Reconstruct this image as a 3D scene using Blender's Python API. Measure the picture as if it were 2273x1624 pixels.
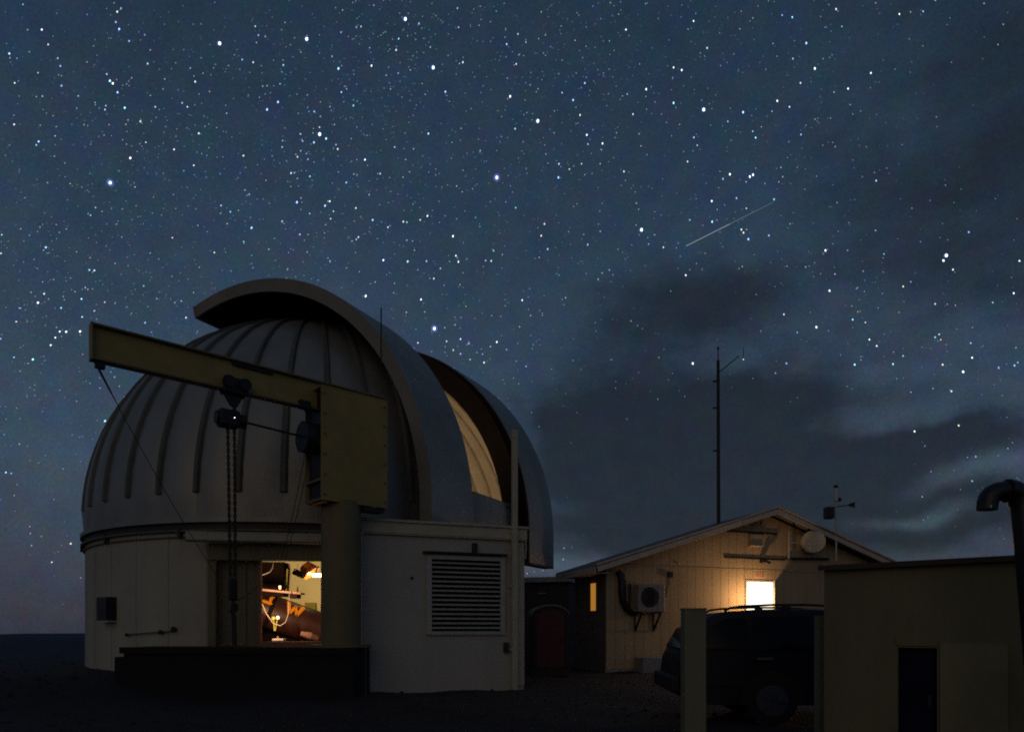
import bpy, bmesh, math, random
from mathutils import Vector, Matrix
random.seed(7)
R_ = math.radians
scene = bpy.context.scene
COL = scene.collection
for o in list(bpy.data.objects):
    bpy.data.objects.remove(o)

# ------------------------------------------------------------------ camera
F, CX, YH, EYE = 1500.0, 1136.5, 1396.0, 1.4
cam = bpy.data.cameras.new('camera')
cam.sensor_width = 36.0
cam.lens = F / 2273.0 * 36.0
cam.shift_y = (YH - 812.0) / 2273.0
cam.clip_start = 0.1
cam.clip_end = 30000
camo = bpy.data.objects.new('camera', cam)
camo.location = (0, 0, EYE)
camo.rotation_euler = (R_(90), 0, 0)
COL.objects.link(camo)
scene.camera = camo

def P(px, py, d):
    """point at depth d seen in the direction of a photo coordinate"""
    return Vector(((px - CX) / F * d, d, EYE + (YH - py) / F * d))

def D(px, py):
    return Vector(((px - CX) / F, 1.0, (YH - py) / F)).normalized()

# ------------------------------------------------------------------ view
scene.render.engine = 'CYCLES'
scene.view_settings.view_transform = 'Standard'
scene.view_settings.look = 'None'
scene.view_settings.exposure = 0.0
scene.view_settings.gamma = 1.0
scene.cycles.use_denoising = False
scene.cycles.sample_clamp_indirect = 3.0
scene.cycles.max_bounces = 6
scene.cycles.filter_width = 1.9

# ------------------------------------------------------------------ world
SUN_FROM = Vector((-0.25, -1.0, 0.34)).normalized()      # faint warm glow from behind and left
world = bpy.data.worlds.new('World')
scene.world = world
world.use_nodes = True
nt = world.node_tree
nt.nodes.clear()
def N(kind, **kw):
    n = nt.nodes.new(kind)
    for k, v in kw.items():
        setattr(n, k, v)
    return n
def L(a, b):
    nt.links.new(a, b)
def wmath(op, a, b=None, clamp=False):
    n = N('ShaderNodeMath', operation=op, use_clamp=clamp)
    for i, s in enumerate((a, b)):
        if s is None:
            continue
        if isinstance(s, (int, float)):
            n.inputs[i].default_value = s
        else:
            L(s, n.inputs[i])
    return n.outputs[0]
wout = N('ShaderNodeOutputWorld')
tc = N('ShaderNodeTexCoord')
dirv = tc.outputs['Generated']
norm = N('ShaderNodeVectorMath', operation='NORMALIZE')
L(dirv, norm.inputs[0])
dirv = norm.outputs[0]
sep = N('ShaderNodeSeparateXYZ')
L(dirv, sep.inputs[0])
# airglow gradient by elevation
elev = N('ShaderNodeValToRGB')
L(wmath('MAXIMUM', sep.outputs['Z'], 0.0), elev.inputs[0])
cr = elev.color_ramp
cr.elements[0].position = 0.0
cr.elements[0].color = (0.027, 0.028, 0.040, 1)
cr.elements[1].position = 1.0
cr.elements[1].color = (0.016, 0.028, 0.042, 1)
for pos, c in ((0.07, (0.033, 0.038, 0.054)), (0.20, (0.036, 0.054, 0.080)), (0.34, (0.0270, 0.0450, 0.0715)),
               (0.50, (0.0190, 0.0350, 0.0575)), (0.66, (0.0145, 0.0275, 0.0460))):
    e = cr.elements.new(pos)
    e.color = c + (1,)
# colour drift: large soft patches, warmer low in the west
nz = N('ShaderNodeTexNoise')
nz.inputs['Scale'].default_value = 2.2
nz.inputs['Detail'].default_value = 3
L(dirv, nz.inputs['Vector'])
mixc = N('ShaderNodeMixRGB', blend_type='MULTIPLY')
ramp2 = N('ShaderNodeValToRGB')
ramp2.color_ramp.elements[0].position = 0.3
ramp2.color_ramp.elements[0].color = (0.86, 0.92, 0.90, 1)
ramp2.color_ramp.elements[1].position = 0.7
ramp2.color_ramp.elements[1].color = (1.06, 1.06, 1.08, 1)
L(nz.outputs['Fac'], ramp2.inputs[0])
mixc.inputs[0].default_value = 1.0
L(elev.outputs[0], mixc.inputs[1])
L(ramp2.outputs[0], mixc.inputs[2])
# cloud cover: soft banks low in the sky, broken up by noise
warp = N('ShaderNodeTexNoise')
warp.inputs['Scale'].default_value = 4.5
warp.inputs['Detail'].default_value = 5
warp.inputs['Roughness'].default_value = 0.55
L(dirv, warp.inputs['Vector'])
wsub = N('ShaderNodeVectorMath', operation='SUBTRACT')
L(warp.outputs['Color'], wsub.inputs[0])
wsub.inputs[1].default_value = (0.5, 0.5, 0.5)
wsc = N('ShaderNodeVectorMath', operation='MULTIPLY')
L(wsub.outputs[0], wsc.inputs[0])
wsc.inputs[1].default_value = (0.22, 0.22, 0.12)
wadd = N('ShaderNodeVectorMath', operation='ADD')
L(dirv, wadd.inputs[0])
L(wsc.outputs[0], wadd.inputs[1])
wdir = wadd.outputs[0]
def blob(px, py, rx, ry, amp):
    c = D(px, py)
    s = N('ShaderNodeVectorMath', operation='SUBTRACT')
    L(wdir, s.inputs[0])
    s.inputs[1].default_value = c
    m = N('ShaderNodeVectorMath', operation='MULTIPLY')
    L(s.outputs[0], m.inputs[0])
    ax, az = rx / F, ry / F
    m.inputs[1].default_value = (1 / ax, 1 / ax, 1 / az)
    d = N('ShaderNodeVectorMath', operation='DOT_PRODUCT')
    L(m.outputs[0], d.inputs[0])
    L(m.outputs[0], d.inputs[1])
    e = wmath('POWER', 2.718, wmath('MULTIPLY', d.outputs['Value'], -1.0))
    return wmath('MULTIPLY', e, amp)
dark = None
for b in ((1510, 690, 190, 85, .85), (1330, 890, 140, 75, .75), (1640, 900, 170, 75, .85), (1500, 1020, 300, 110, .85),
          (1760, 1075, 300, 95, .85), (2020, 1012, 240, 38, .80), (2270, 330, 330, 320, .80), (1420, 1160, 300, 60, .60),
          (1900, 1190, 420, 60, .65), (2200, 1150, 200, 50, .55), (2150, 945, 160, 22, .4), (1230, 990, 120, 120, .35)):
    v = blob(*b)
    dark = v if dark is None else wmath('ADD', dark, v)
light = None
for b in ((2035, 1158, 90, 15, .70), (2170, 1062, 100, 26, .40), (1270, 1240, 190, 28, .5)):
    v = blob(*b)
    light = v if light is None else wmath('ADD', light, v)
# the same broken cloud carries on round the rest of the horizon
cl = N('ShaderNodeTexNoise')
cl.inputs['Scale'].default_value = 3.0
cl.inputs['Detail'].default_value = 6
mp = N('ShaderNodeMapping')
mp.inputs['Scale'].default_value = (1, 1, 3.5)
L(dirv, mp.inputs['Vector'])
L(mp.outputs[0], cl.inputs['Vector'])
lowmask = wmath('MULTIPLY', wmath('SUBTRACT', 0.45, sep.outputs['Z'], True), wmath('SUBTRACT', 0.35, sep.outputs['Y'], True))
ring = wmath('MULTIPLY', wmath('MULTIPLY', lowmask, 5.0, True), wmath('MULTIPLY', wmath('SUBTRACT', cl.outputs['Fac'], 0.45, True), 4.0, True))
frn = N('ShaderNodeTexNoise')
frn.inputs['Scale'].default_value = 9.0
frn.inputs['Detail'].default_value = 7
frn.inputs['Roughness'].default_value = 0.6
mp2 = N('ShaderNodeMapping')
mp2.inputs['Scale'].default_value = (1, 1, 2.2)
L(dirv, mp2.inputs['Vector'])
L(mp2.outputs[0], frn.inputs['Vector'])
dark = wmath('ADD', wmath('ADD', dark, wmath('MULTIPLY', ring, 0.8)), wmath('MULTIPLY', wmath('SUBTRACT', frn.outputs['Fac'], 0.5), 0.95))
mr = N('ShaderNodeMapRange', interpolation_type='SMOOTHSTEP')
mr.inputs['From Min'].default_value = 0.12
mr.inputs['From Max'].default_value = 0.95
L(dark, mr.inputs['Value'])
dark = mr.outputs[0]
mixd = N('ShaderNodeMixRGB', blend_type='MIX')
L(wmath('MULTIPLY', dark, 0.90), mixd.inputs[0])
L(mixc.outputs[0], mixd.inputs[1])
mixd.inputs[2].default_value = (0.0090, 0.0122, 0.0175, 1)
mixl = N('ShaderNodeMixRGB', blend_type='ADD')
L(wmath('MINIMUM', light, 1.0), mixl.inputs[0])
L(mixd.outputs[0], mixl.inputs[1])
mixl.inputs[2].default_value = (0.034, 0.050, 0.062, 1)
fine = N('ShaderNodeTexNoise')
fine.inputs['Scale'].default_value = 420.0
fine.inputs['Detail'].default_value = 2
L(dirv, fine.inputs['Vector'])
fsub = N('ShaderNodeVectorMath', operation='MULTIPLY_ADD')
L(fine.outputs['Color'], fsub.inputs[0])
fsub.inputs[1].default_value = (1.15, 0.95, 0.95)
fsub.inputs[2].default_value = (0.395, 0.515, 0.565)
mid = N('ShaderNodeTexNoise')
mid.inputs['Scale'].default_value = 34.0
mid.inputs['Detail'].default_value = 4
L(dirv, mid.inputs['Vector'])
msub = N('ShaderNodeVectorMath', operation='MULTIPLY_ADD')
L(mid.outputs['Color'], msub.inputs[0])
msub.inputs[1].default_value = (0.85, 0.55, 0.60)
msub.inputs[2].default_value = (0.575, 0.725, 0.70)
mixm = N('ShaderNodeMixRGB', blend_type='MULTIPLY')
mixm.inputs[0].default_value = 1.0
L(mixl.outputs[0], mixm.inputs[1])
L(msub.outputs[0], mixm.inputs[2])
mixl = mixm
mixf = N('ShaderNodeMixRGB', blend_type='MULTIPLY')
mixf.inputs[0].default_value = 1.0
L(mixl.outputs[0], mixf.inputs[1])
L(fsub.outputs[0], mixf.inputs[2])
bgn = N('ShaderNodeBackground')
L(mixf.outputs[0], bgn.inputs['Color'])
bgn.inputs['Strength'].default_value = 1.28
sky = N('ShaderNodeTexSky', sky_type='NISHITA')
sky.sun_disc = False
sky.sun_elevation = math.asin(SUN_FROM.z)
sky.sun_rotation = math.atan2(SUN_FROM.x, SUN_FROM.y)
bgs = N('ShaderNodeBackground')
L(sky.outputs[0], bgs.inputs['Color'])
bgs.inputs['Strength'].default_value = 0.0012          # night: only a trace of scattered light
adds = N('ShaderNodeAddShader')
L(bgn.outputs[0], adds.inputs[0])
L(bgs.outputs[0], adds.inputs[1])
L(adds.outputs[0], wout.inputs['Surface'])

sun = bpy.data.lights.new('sun', 'SUN')
sun.energy = 0.122
sun.color = (1.0, 0.65, 0.28)
sun.angle = R_(55)
suno = bpy.data.objects.new('sun', sun)
suno.rotation_euler = (-SUN_FROM).to_track_quat('-Z', 'Y').to_euler()
suno.location = (-10, -20, 15)
COL.objects.link(suno)

# ------------------------------------------------------------------ materials
MATS = {}
def mat(name, col, rough=0.6, metal=0.0, var=0.18, scale=3.0, bump=0.0, bscale=40.0, spec=0.5, dirt=0.0, streak=False, coat=0.0):
    m = bpy.data.materials.new(name)
    m.use_nodes = True
    t = m.node_tree
    b = t.nodes['Principled BSDF']
    b.inputs['Roughness'].default_value = rough
    b.inputs['Metallic'].default_value = metal
    b.inputs['Specular IOR Level'].default_value = spec
    b.inputs['Coat Weight'].default_value = coat
    co = t.nodes.new('ShaderNodeTexCoord')
    src = co.outputs['Object']
    n1 = t.nodes.new('ShaderNodeTexNoise')
    n1.inputs['Scale'].default_value = scale
    n1.inputs['Detail'].default_value = 6
    n1.inputs['Roughness'].default_value = 0.62
    if streak:
        mpn = t.nodes.new('ShaderNodeMapping')
        mpn.inputs['Scale'].default_value = (1, 1, 0.12)
        t.links.new(src, mpn.inputs[0])
        t.links.new(mpn.outputs[0], n1.inputs['Vector'])
    else:
        t.links.new(src, n1.inputs['Vector'])
    rp = t.nodes.new('ShaderNodeValToRGB')
    e = rp.color_ramp.elements
    e[0].position, e[1].position = 0.28, 0.72
    e[0].color = tuple(c * (1 - var) for c in col) + (1,)
    e[1].color = tuple(min(1, c * (1 + var)) for c in col) + (1,)
    t.links.new(n1.outputs['Fac'], rp.inputs[0])
    last = rp.outputs[0]
    if dirt:
        n2 = t.nodes.new('ShaderNodeTexNoise')
        n2.inputs['Scale'].default_value = scale * 0.35
        n2.inputs['Detail'].default_value = 8
        n2.inputs['Roughness'].default_value = 0.7
        t.links.new(src, n2.inputs['Vector'])
        r2 = t.nodes.new('ShaderNodeValToRGB')
        r2.color_ramp.elements[0].position = 0.5
        r2.color_ramp.elements[0].color = (0, 0, 0, 1)
        r2.color_ramp.elements[1].position = 0.72
        r2.color_ramp.elements[1].color = (dirt,) * 3 + (1,)
        t.links.new(n2.outputs['Fac'], r2.inputs[0])
        mx = t.nodes.new('ShaderNodeMixRGB')
        t.links.new(r2.outputs[0], mx.inputs[0])
        t.links.new(last, mx.inputs[1])
        mx.inputs[2].default_value = tuple(c * 0.45 for c in col) + (1,)
        last = mx.outputs[0]
    t.links.new(last, b.inputs['Base Color'])
    if bump:
        n3 = t.nodes.new('ShaderNodeTexNoise')
        n3.inputs['Scale'].default_value = bscale
        n3.inputs['Detail'].default_value = 5
        t.links.new(src, n3.inputs['Vector'])
        bp = t.nodes.new('ShaderNodeBump')
        bp.inputs['Strength'].default_value = bump
        bp.inputs['Distance'].default_value = 0.02
        t.links.new(n3.outputs['Fac'], bp.inputs['Height'])
        t.links.new(bp.outputs[0], b.inputs['Normal'])
    MATS[name] = m
    return m
def emis(name, col, strength, sample=True):
    m = bpy.data.materials.new(name)
    m.use_nodes = True
    t = m.node_tree
    t.nodes.clear()
    o = t.nodes.new('ShaderNodeOutputMaterial')
    e = t.nodes.new('ShaderNodeEmission')
    e.inputs[0].default_value = tuple(col) + (1,)
    e.inputs[1].default_value = strength
    t.links.new(e.outputs[0], o.inputs[0])
    if not sample:
        m.cycles.emission_sampling = 'NONE'
    MATS[name] = m
    return m
def glass(name, col, rough=0.05):
    m = bpy.data.materials.new(name)
    m.use_nodes = True
    b = m.node_tree.nodes['Principled BSDF']
    b.inputs['Base Color'].default_value = tuple(col) + (1,)
    b.inputs['Roughness'].default_value = rough
    b.inputs['Specular IOR Level'].default_value = 0.22
    MATS[name] = m
    return m

mat('ground', (0.022, 0.0145, 0.0165), 0.95, var=0.45, scale=1.6, bump=0.6, bscale=9)
mat('gravel', (0.026, 0.019, 0.020), 0.95, var=0.5, scale=5, bump=0.4)
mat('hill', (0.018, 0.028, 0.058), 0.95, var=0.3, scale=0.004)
mat('wall_paint', (0.44, 0.42, 0.35), 0.7, var=0.10, scale=1.2, dirt=0.35, bump=0.12, bscale=30, streak=True)
mat('annex_paint', (0.43, 0.42, 0.38), 0.7, var=0.10, scale=1.4, dirt=0.3, bump=0.12, bscale=30, streak=True)
mat('trim_paint', (0.50, 0.47, 0.36), 0.6, var=0.12, scale=4, dirt=0.2)
mat('dome_metal', (0.30, 0.295, 0.275), 0.48, metal=0.40, var=0.16, scale=1.1, dirt=0.4, streak=True)
mat('dome_rib', (0.115, 0.11, 0.098), 0.6, var=0.2, scale=3)
mat('shutter_metal', (0.31, 0.305, 0.295), 0.45, metal=0.45, var=0.14, scale=1.0, dirt=0.30)
mat('shutter_edge', (0.27, 0.24, 0.195), 0.65, var=0.14, scale=1.5, dirt=0.35)
mat('shutter_shade', (0.028, 0.019, 0.016), 0.85, var=0.2, scale=2, spec=0.1)  # dark colour stands in for shade under the shutter leaves
mat('rail_dark', (0.035, 0.035, 0.034), 0.6, var=0.3)
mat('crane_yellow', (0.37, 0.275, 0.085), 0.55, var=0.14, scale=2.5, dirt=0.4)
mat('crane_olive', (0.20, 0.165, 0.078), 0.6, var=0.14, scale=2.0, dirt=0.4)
mat('black_metal', (0.012, 0.012, 0.014), 0.55, var=0.3)
mat('rope', (0.05, 0.045, 0.04), 0.9, var=0.3, scale=20)
mat('door_olive', (0.17, 0.155, 0.10), 0.65, var=0.2, scale=1.5, streak=True, dirt=0.3)
mat('platform_dark', (0.010, 0.0095, 0.013), 0.9, var=0.4, scale=2, bump=0.4)
mat('window_dark', (0.010, 0.010, 0.013), 0.25, var=0.2)
mat('zinc', (0.46, 0.46, 0.43), 0.5, metal=0.3, var=0.15, scale=6)
mat('slat_metal', (0.50, 0.50, 0.46), 0.45, metal=0.2, var=0.15, scale=6)
mat('void', (0.006, 0.005, 0.005), 0.9, var=0.2, spec=0.1)
mat('siding', (0.43, 0.33, 0.205), 0.75, var=0.12, scale=2, dirt=0.3, bump=0.03, bscale=12, streak=True)
mat('siding_groove', (0.16, 0.13, 0.10), 0.9, var=0.2)
mat('fascia', (0.56, 0.50, 0.44), 0.65, var=0.14, scale=4, dirt=0.3)
mat('roofing', (0.17, 0.15, 0.15), 0.85, var=0.25, scale=5, bump=0.3)
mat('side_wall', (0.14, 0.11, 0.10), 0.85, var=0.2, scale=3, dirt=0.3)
mat('shed_paint', (0.180, 0.154, 0.084), 0.75, var=0.22, scale=2.2, dirt=0.6, bump=0.15, streak=True)
mat('shed_dark', (0.060, 0.048, 0.034), 0.8, var=0.3)
mat('post_paint', (0.22, 0.20, 0.12), 0.75, var=0.2, scale=4, dirt=0.5, bump=0.2, streak=True)
mat('panel_paint', (0.225, 0.195, 0.105), 0.75, var=0.2, scale=2.2, dirt=0.5, bump=0.12, streak=True)
mat('hatch_navy', (0.007, 0.007, 0.030), 0.7, var=0.3, spec=0.15)
mat('suv_navy', (0.006, 0.007, 0.020), 0.4, var=0.1, spec=0.3)
mat('suv_trim', (0.010, 0.010, 0.011), 0.6, var=0.2)
mat('tyre', (0.015, 0.015, 0.015), 0.9, var=0.2)
mat('alloy', (0.085, 0.095, 0.14), 0.5, metal=0.4, var=0.1)
mat('chrome', (0.6, 0.58, 0.55), 0.2, metal=0.9, var=0.05)
mat('lens_red', (0.10, 0.006, 0.008), 0.2, var=0.1)
glass('car_glass', (0.003, 0.003, 0.006), 0.08)
mat('toilet_maroon', (0.095, 0.008, 0.018), 0.55, var=0.15)
mat('toilet_dark', (0.030, 0.012, 0.016), 0.6, var=0.15)
mat('toilet_roof', (0.20, 0.17, 0.18), 0.55, var=0.15)
mat('ac_white', (0.29, 0.26, 0.24), 0.6, var=0.1, scale=4)
mat('dish_white', (0.62, 0.54, 0.44), 0.55, var=0.08, scale=3)
mat('pipe_black', (0.011, 0.010, 0.013), 0.4, var=0.2, spec=0.6)
mat('concrete', (0.28, 0.26, 0.26), 0.9, var=0.25, scale=5, bump=0.4)
mat('interior_cream', (0.74, 0.73, 0.42), 0.7, var=0.06, scale=1)
mat('interior_dark', (0.012, 0.006, 0.005), 0.8, var=0.3, spec=0.1)
mat('scope_dark', (0.050, 0.017, 0.014), 0.45, var=0.3, scale=3)
mat('letter_orange', (0.95, 0.36, 0.008), 0.6, var=0.04)
mat('orange_paint_and_light', (0.70, 0.22, 0.02), 0.5, var=0.1)  # paint of the lamp shade, and light put into the crane strip
mat('green_paint', (0.22, 0.23, 0.03), 0.5, var=0.1)
mat('paper_white', (0.75, 0.72, 0.68), 0.7, var=0.05)
mat('timber', (0.24, 0.13, 0.10), 0.7, var=0.2, scale=6, streak=True)
mat('cable_pale', (0.20, 0.15, 0.12), 0.5, var=0.1)
mat('sign_red', (0.32, 0.10, 0.06), 0.6, var=0.1)
mat('plaque', (0.60, 0.46, 0.32), 0.6, var=0.05)
emis('window_glow', (1.0, 0.84, 0.62), 2.4)
emis('amber_glow', (1.0, 0.42, 0.06), 0.36)
emis('work_glow', (1.0, 0.70, 0.30), 14.0)
emis('pilot_glow', (1.0, 0.75, 0.7), 6.0, False)

# ------------------------------------------------------------------ mesh helpers
ORG = {}
class MB:
    def __init__(self):
        self.v = []
        self.f = []
    def add(self, vs, fs):
        k = len(self.v)
        self.v += [Vector(p) for p in vs]
        self.f += [tuple(i + k for i in f) for f in fs]
        return self
    def box(self, c, s, ax=None):
        ax = ax or (Vector((1, 0, 0)), Vector((0, 1, 0)), Vector((0, 0, 1)))
        c = Vector(c)
        vs = [c + ax[0] * (s[0] / 2 * i) + ax[1] * (s[1] / 2 * j) + ax[2] * (s[2] / 2 * k)
              for k in (-1, 1) for j in (-1, 1) for i in (-1, 1)]
        return self.add(vs, [(0, 2, 3, 1), (4, 5, 7, 6), (0, 1, 5, 4), (2, 6, 7, 3), (0, 4, 6, 2), (1, 3, 7, 5)])
    def beam(self, a, b, w, h, up=(0, 0, 1)):
        a, b = Vector(a), Vector(b)
        d = (b - a)
        ln = d.length
        d.normalize()
        s = d.cross(Vector(up))
        if s.length < 1e-4:
            s = d.cross(Vector((1, 0, 0)))
        s.normalize()
        t = s.cross(d)
        return self.box((a + b) / 2, (ln, w, h), (d, s, t))
    def cyl(self, a, b, r, n=16, r2=None, caps=True):
        a, b = Vector(a), Vector(b)
        r2 = r if r2 is None else r2
        d = (b - a).normalized()
        s = d.cross(Vector((0, 0, 1)))
        if s.length < 1e-3:
            s = d.cross(Vector((1, 0, 0)))
        s.normalize()
        t = d.cross(s)
        vs = []
        for p, rr in ((a, r), (b, r2)):
            vs += [p + (s * math.cos(2 * math.pi * i / n) + t * math.sin(2 * math.pi * i / n)) * rr for i in range(n)]
        fs = [(i, (i + 1) % n, n + (i + 1) % n, n + i) for i in range(n)]
        if caps:
            fs += [tuple(reversed(range(n))), tuple(range(n, 2 * n))]
        return self.add(vs, fs)
    def tube(self, pts, r, n=8):
        pts = [Vector(p) for p in pts]
        vs, fs = [], []
        s = None
        for i, p in enumerate(pts):
            d = (pts[min(i + 1, len(pts) - 1)] - pts[max(i - 1, 0)]).normalized()
            if s is None:
                s = d.cross(Vector((0, 0, 1)))
                if s.length < 1e-3:
                    s = d.cross(Vector((0, 1, 0)))
            s = (s - d * s.dot(d)).normalized()
            t = d.cross(s)
            rr = r[i] if isinstance(r, (list, tuple)) else r
            vs += [p + (s * math.cos(2 * math.pi * k / n) + t * math.sin(2 * math.pi * k / n)) * rr for k in range(n)]
        for i in range(len(pts) - 1):
            for k in range(n):
                fs.append((i * n + k, i * n + (k + 1) % n, (i + 1) * n + (k + 1) % n, (i + 1) * n + k))
        m = (len(pts) - 1) * n
        fs += [tuple(reversed(range(n))), tuple(range(m, m + n))]
        return self.add(vs, fs)
    def prism(self, poly, o, ax, ay, an, t):
        """polygon in (ax, ay) at o, thickened by t along an"""
        o = Vector(o)
        n = len(poly)
        vs = [o + ax * x + ay * y for x, y in poly] + [o + ax * x + ay * y + an * t for x, y in poly]
        fs = [tuple(reversed(range(n))), tuple(range(n, 2 * n))] + [(i, (i + 1) % n, n + (i + 1) % n, n + i) for i in range(n)]
        return self.add(vs, fs)
    def ball(self, c, r, nu=12, nv=8, sc=(1, 1, 1)):
        c = Vector(c)
        vs, fs = [], []
        for j in range(nv + 1):
            a = math.pi * j / nv
            for i in range(nu):
                b = 2 * math.pi * i / nu
                vs.append(c + Vector((math.sin(a) * math.cos(b) * sc[0], math.sin(a) * math.sin(b) * sc[1], math.cos(a) * sc[2])) * r)
        for j in range(nv):
            for i in range(nu):
                fs.append((j * nu + i, (j + 1) * nu + i, (j + 1) * nu + (i + 1) % nu, j * nu + (i + 1) % nu))
        return self.add(vs, fs)
    def build(self, name, m, parent=None, smooth=False, bevel=0.0, label=None):
        org = ORG.get(parent.name, Vector()) if parent else Vector()
        me = bpy.data.meshes.new(name)
        me.from_pydata([tuple(p - org) for p in self.v], [], self.f)
        bm = bmesh.new()
        bm.from_mesh(me)
        if smooth:
            bmesh.ops.remove_doubles(bm, verts=bm.verts, dist=1e-5)
        bmesh.ops.recalc_face_normals(bm, faces=bm.faces)
        bm.to_mesh(me)
        bm.free()
        me.materials.append(MATS[m])
        o = bpy.data.objects.new(name, me)
        COL.objects.link(o)
        if parent:
            o.parent = parent
            ORG[o.name] = org
        if smooth:
            for p in me.polygons:
                p.use_smooth = True
            me.update()
            try:
                me.set_sharp_from_angle(angle=R_(38))
            except Exception:
                pass
        if bevel:
            md = o.modifiers.new('bevel', 'BEVEL')
            md.width = bevel
            md.segments = 2
            md.limit_method = 'ANGLE'
        if label:
            o['label'] = label
        return o
def tag(o, label, cat, group=None):
    o['label'] = label
    o['category'] = cat
    if group:
        o['group'] = group
    return o
def thing(name, label, cat, loc, group=None):
    o = bpy.data.objects.new(name, None)
    o.empty_display_size = 0.3
    COL.objects.link(o)
    o.location = loc
    ORG[o.name] = Vector(loc)
    return tag(o, label, cat, group)
Z = Vector((0, 0, 1))
def frame2(a, b):
    """unit direction a->b on the ground, and the normal towards the camera side"""
    d = (Vector(b) - Vector(a))
    d.z = 0
    d.normalize()
    n = Vector((d.y, -d.x, 0))
    return d, n

# ------------------------------------------------------------------ terrain
def ground_h(x, y):
    d = math.hypot(x, y)
    h = 0.04 * math.sin(x * .9 + 1) * math.cos(y * .7) + 0.03 * math.sin(x * 2.3 + y * 1.9)
    # a low rise of spoil along the left of the observatory
    t = max(0, min(1, (-x - 5.0) / 5.0)) * max(0, min(1, (y - 9) / 6.0))
    h += 0.42 * t * t * (3 - 2 * t)
    # the plateau ends behind the buildings and drops to the plain
    edge = 22 + 6 * max(0, min(1, (x + 14) / 10.0)) + 14 * max(0, min(1, x / 8.0))
    if y > edge or d > 70:
        k = max((y - edge), (d - 70) if d > 70 else 0)
        h -= min(90, 0.02 * k * k if k < 40 else 32 + (k - 40) * 0.5)
    return h
mb = MB()
rings = [0.0] + [1.2 * 1.075 ** i for i in range(62)] + [150, 220, 340, 520, 900, 1600, 3000, 6000]
NA = 160
vs, fs = [(0, 0, ground_h(0, 0))], []
for r in rings[1:]:
    for i in range(NA):
        a = 2 * math.pi * i / NA
        x, y = r * math.cos(a), r * math.sin(a)
        vs.append((x, y, ground_h(x, y)))
for i in range(NA):
    fs.append((0, 1 + i, 1 + (i + 1) % NA))
for j in range(len(rings) - 2):
    for i in range(NA):
        a, b = 1 + j * NA, 1 + (j + 1) * NA
        fs.append((a + i, b + i, b + (i + 1) % NA, a + (i + 1) % NA))
g = mb.add(vs, fs).build('ground', 'ground', smooth=True)
g['kind'] = 'structure'
# far ridge line all round
mb = MB()
vs, fs = [], []
NH = 240
for i in range(NH):
    a = 2 * math.pi * i / NH
    w = 1.6 * math.sin(a * 5 + 1) * 4 + math.sin(a * 7 + 2) * 3 + math.sin(a * 19) * 2 + math.sin(a * 31 + .5) * 2.6 + math.sin(a * 67) * 1.2
    for r, z in ((1500, -110), (2100, -62 + w), (2700, -22 + w * 1.5), (3000, -7 + w * 1.2), (3400, -60)):
        vs.append((r * math.sin(a), r * math.cos(a), z))
for i in range(NH):
    for j in range(4):
        a, b = i * 5 + j, ((i + 1) % NH) * 5 + j
        fs.append((a, b, b + 1, a + 1))
hl = mb.add(vs, fs).build('hills', 'hill', smooth=True)
hl['kind'] = 'structure'
# loose stones on the yard
mb = MB()
for i in range(2600):
    d = random.uniform(4.5, 24)
    px = random.uniform(-200, 2400)
    x = (px - CX) / F * d
    r = random.choice((.015, .02, .03, .045, .07)) * random.uniform(.7, 1.2)
    z = ground_h(x, d)
    a = random.uniform(0, 6.28)
    vs = []
    for k in range(5):
        q = a + k * 6.283 / 5
        rr = r * random.uniform(.7, 1.2)
        vs.append((x + math.cos(q) * rr, d + math.sin(q) * rr, z - .005))
    vs.append((x + random.uniform(-.3, .3) * r, d, z + r * random.uniform(.4, .8)))
    mb.add(vs, [(k, (k + 1) % 5, 5) for k in range(5)])
st = mb.build('gravel', 'gravel')
st['kind'] = 'stuff'
tag(st, 'loose dark stones scattered over the yard', 'gravel')

# ------------------------------------------------------------------ observatory
C2 = Vector((-6.13, 21.46, 0))
Z0 = EYE + 2.87          # spring line of the dome
RD, RS = 6.33, 6.6       # dome and shutter radius
RB = 6.28                # base wall
AZ = -0.492
U = Vector((math.cos(AZ), math.sin(AZ), 0))
V = Vector((-math.sin(AZ), math.cos(AZ), 0))
SLIT = 1.45
obs = thing('observatory', 'round telescope observatory with a ribbed metal dome and open shutters', 'observatory', (C2.x, C2.y, 0))
def pol(r, a, z):
    return Vector((C2.x + r * math.cos(a), C2.y + r * math.sin(a), z))
ZG = 0.0
ZF = 1.02                # floor inside
ZW = 3.60                # top of base wall
A1, A2 = R_(-95.2), R_(-66.8)     # doorway in the curved wall
ZD = 3.22                # head of doorway
def wall_part(a0, a1, z0, z1, n):
    m = MB()
    vs = []
    for i in range(n + 1):
        a = a0 + (a1 - a0) * i / n
        vs += [pol(RB, a, z0), pol(RB, a, z1), pol(RB - .14, a, z1), pol(RB - .14, a, z0)]
    fs = []
    for i in range(n):
        k = i * 4
        for j in range(4):
            fs.append((k + j, k + (j + 1) % 4, k + 4 + (j + 1) % 4, k + 4 + j))
    fs += [(0, 1, 2, 3), (n * 4 + 3, n * 4 + 2, n * 4 + 1, n * 4)]
    return m.add(vs, fs)
wall = wall_part(A2, A1 + 2 * math.pi, -0.4, ZW, 150)
bw = wall.build('base_wall', 'wall_paint', obs, smooth=True)
wall_part(A1, A2, ZD, ZW, 14).build('lintel', 'wall_paint', bw, smooth=True)
wall_part(A1, A2, -0.4, ZF - .06, 14).build('plinth', 'concrete', bw, smooth=True)
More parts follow.
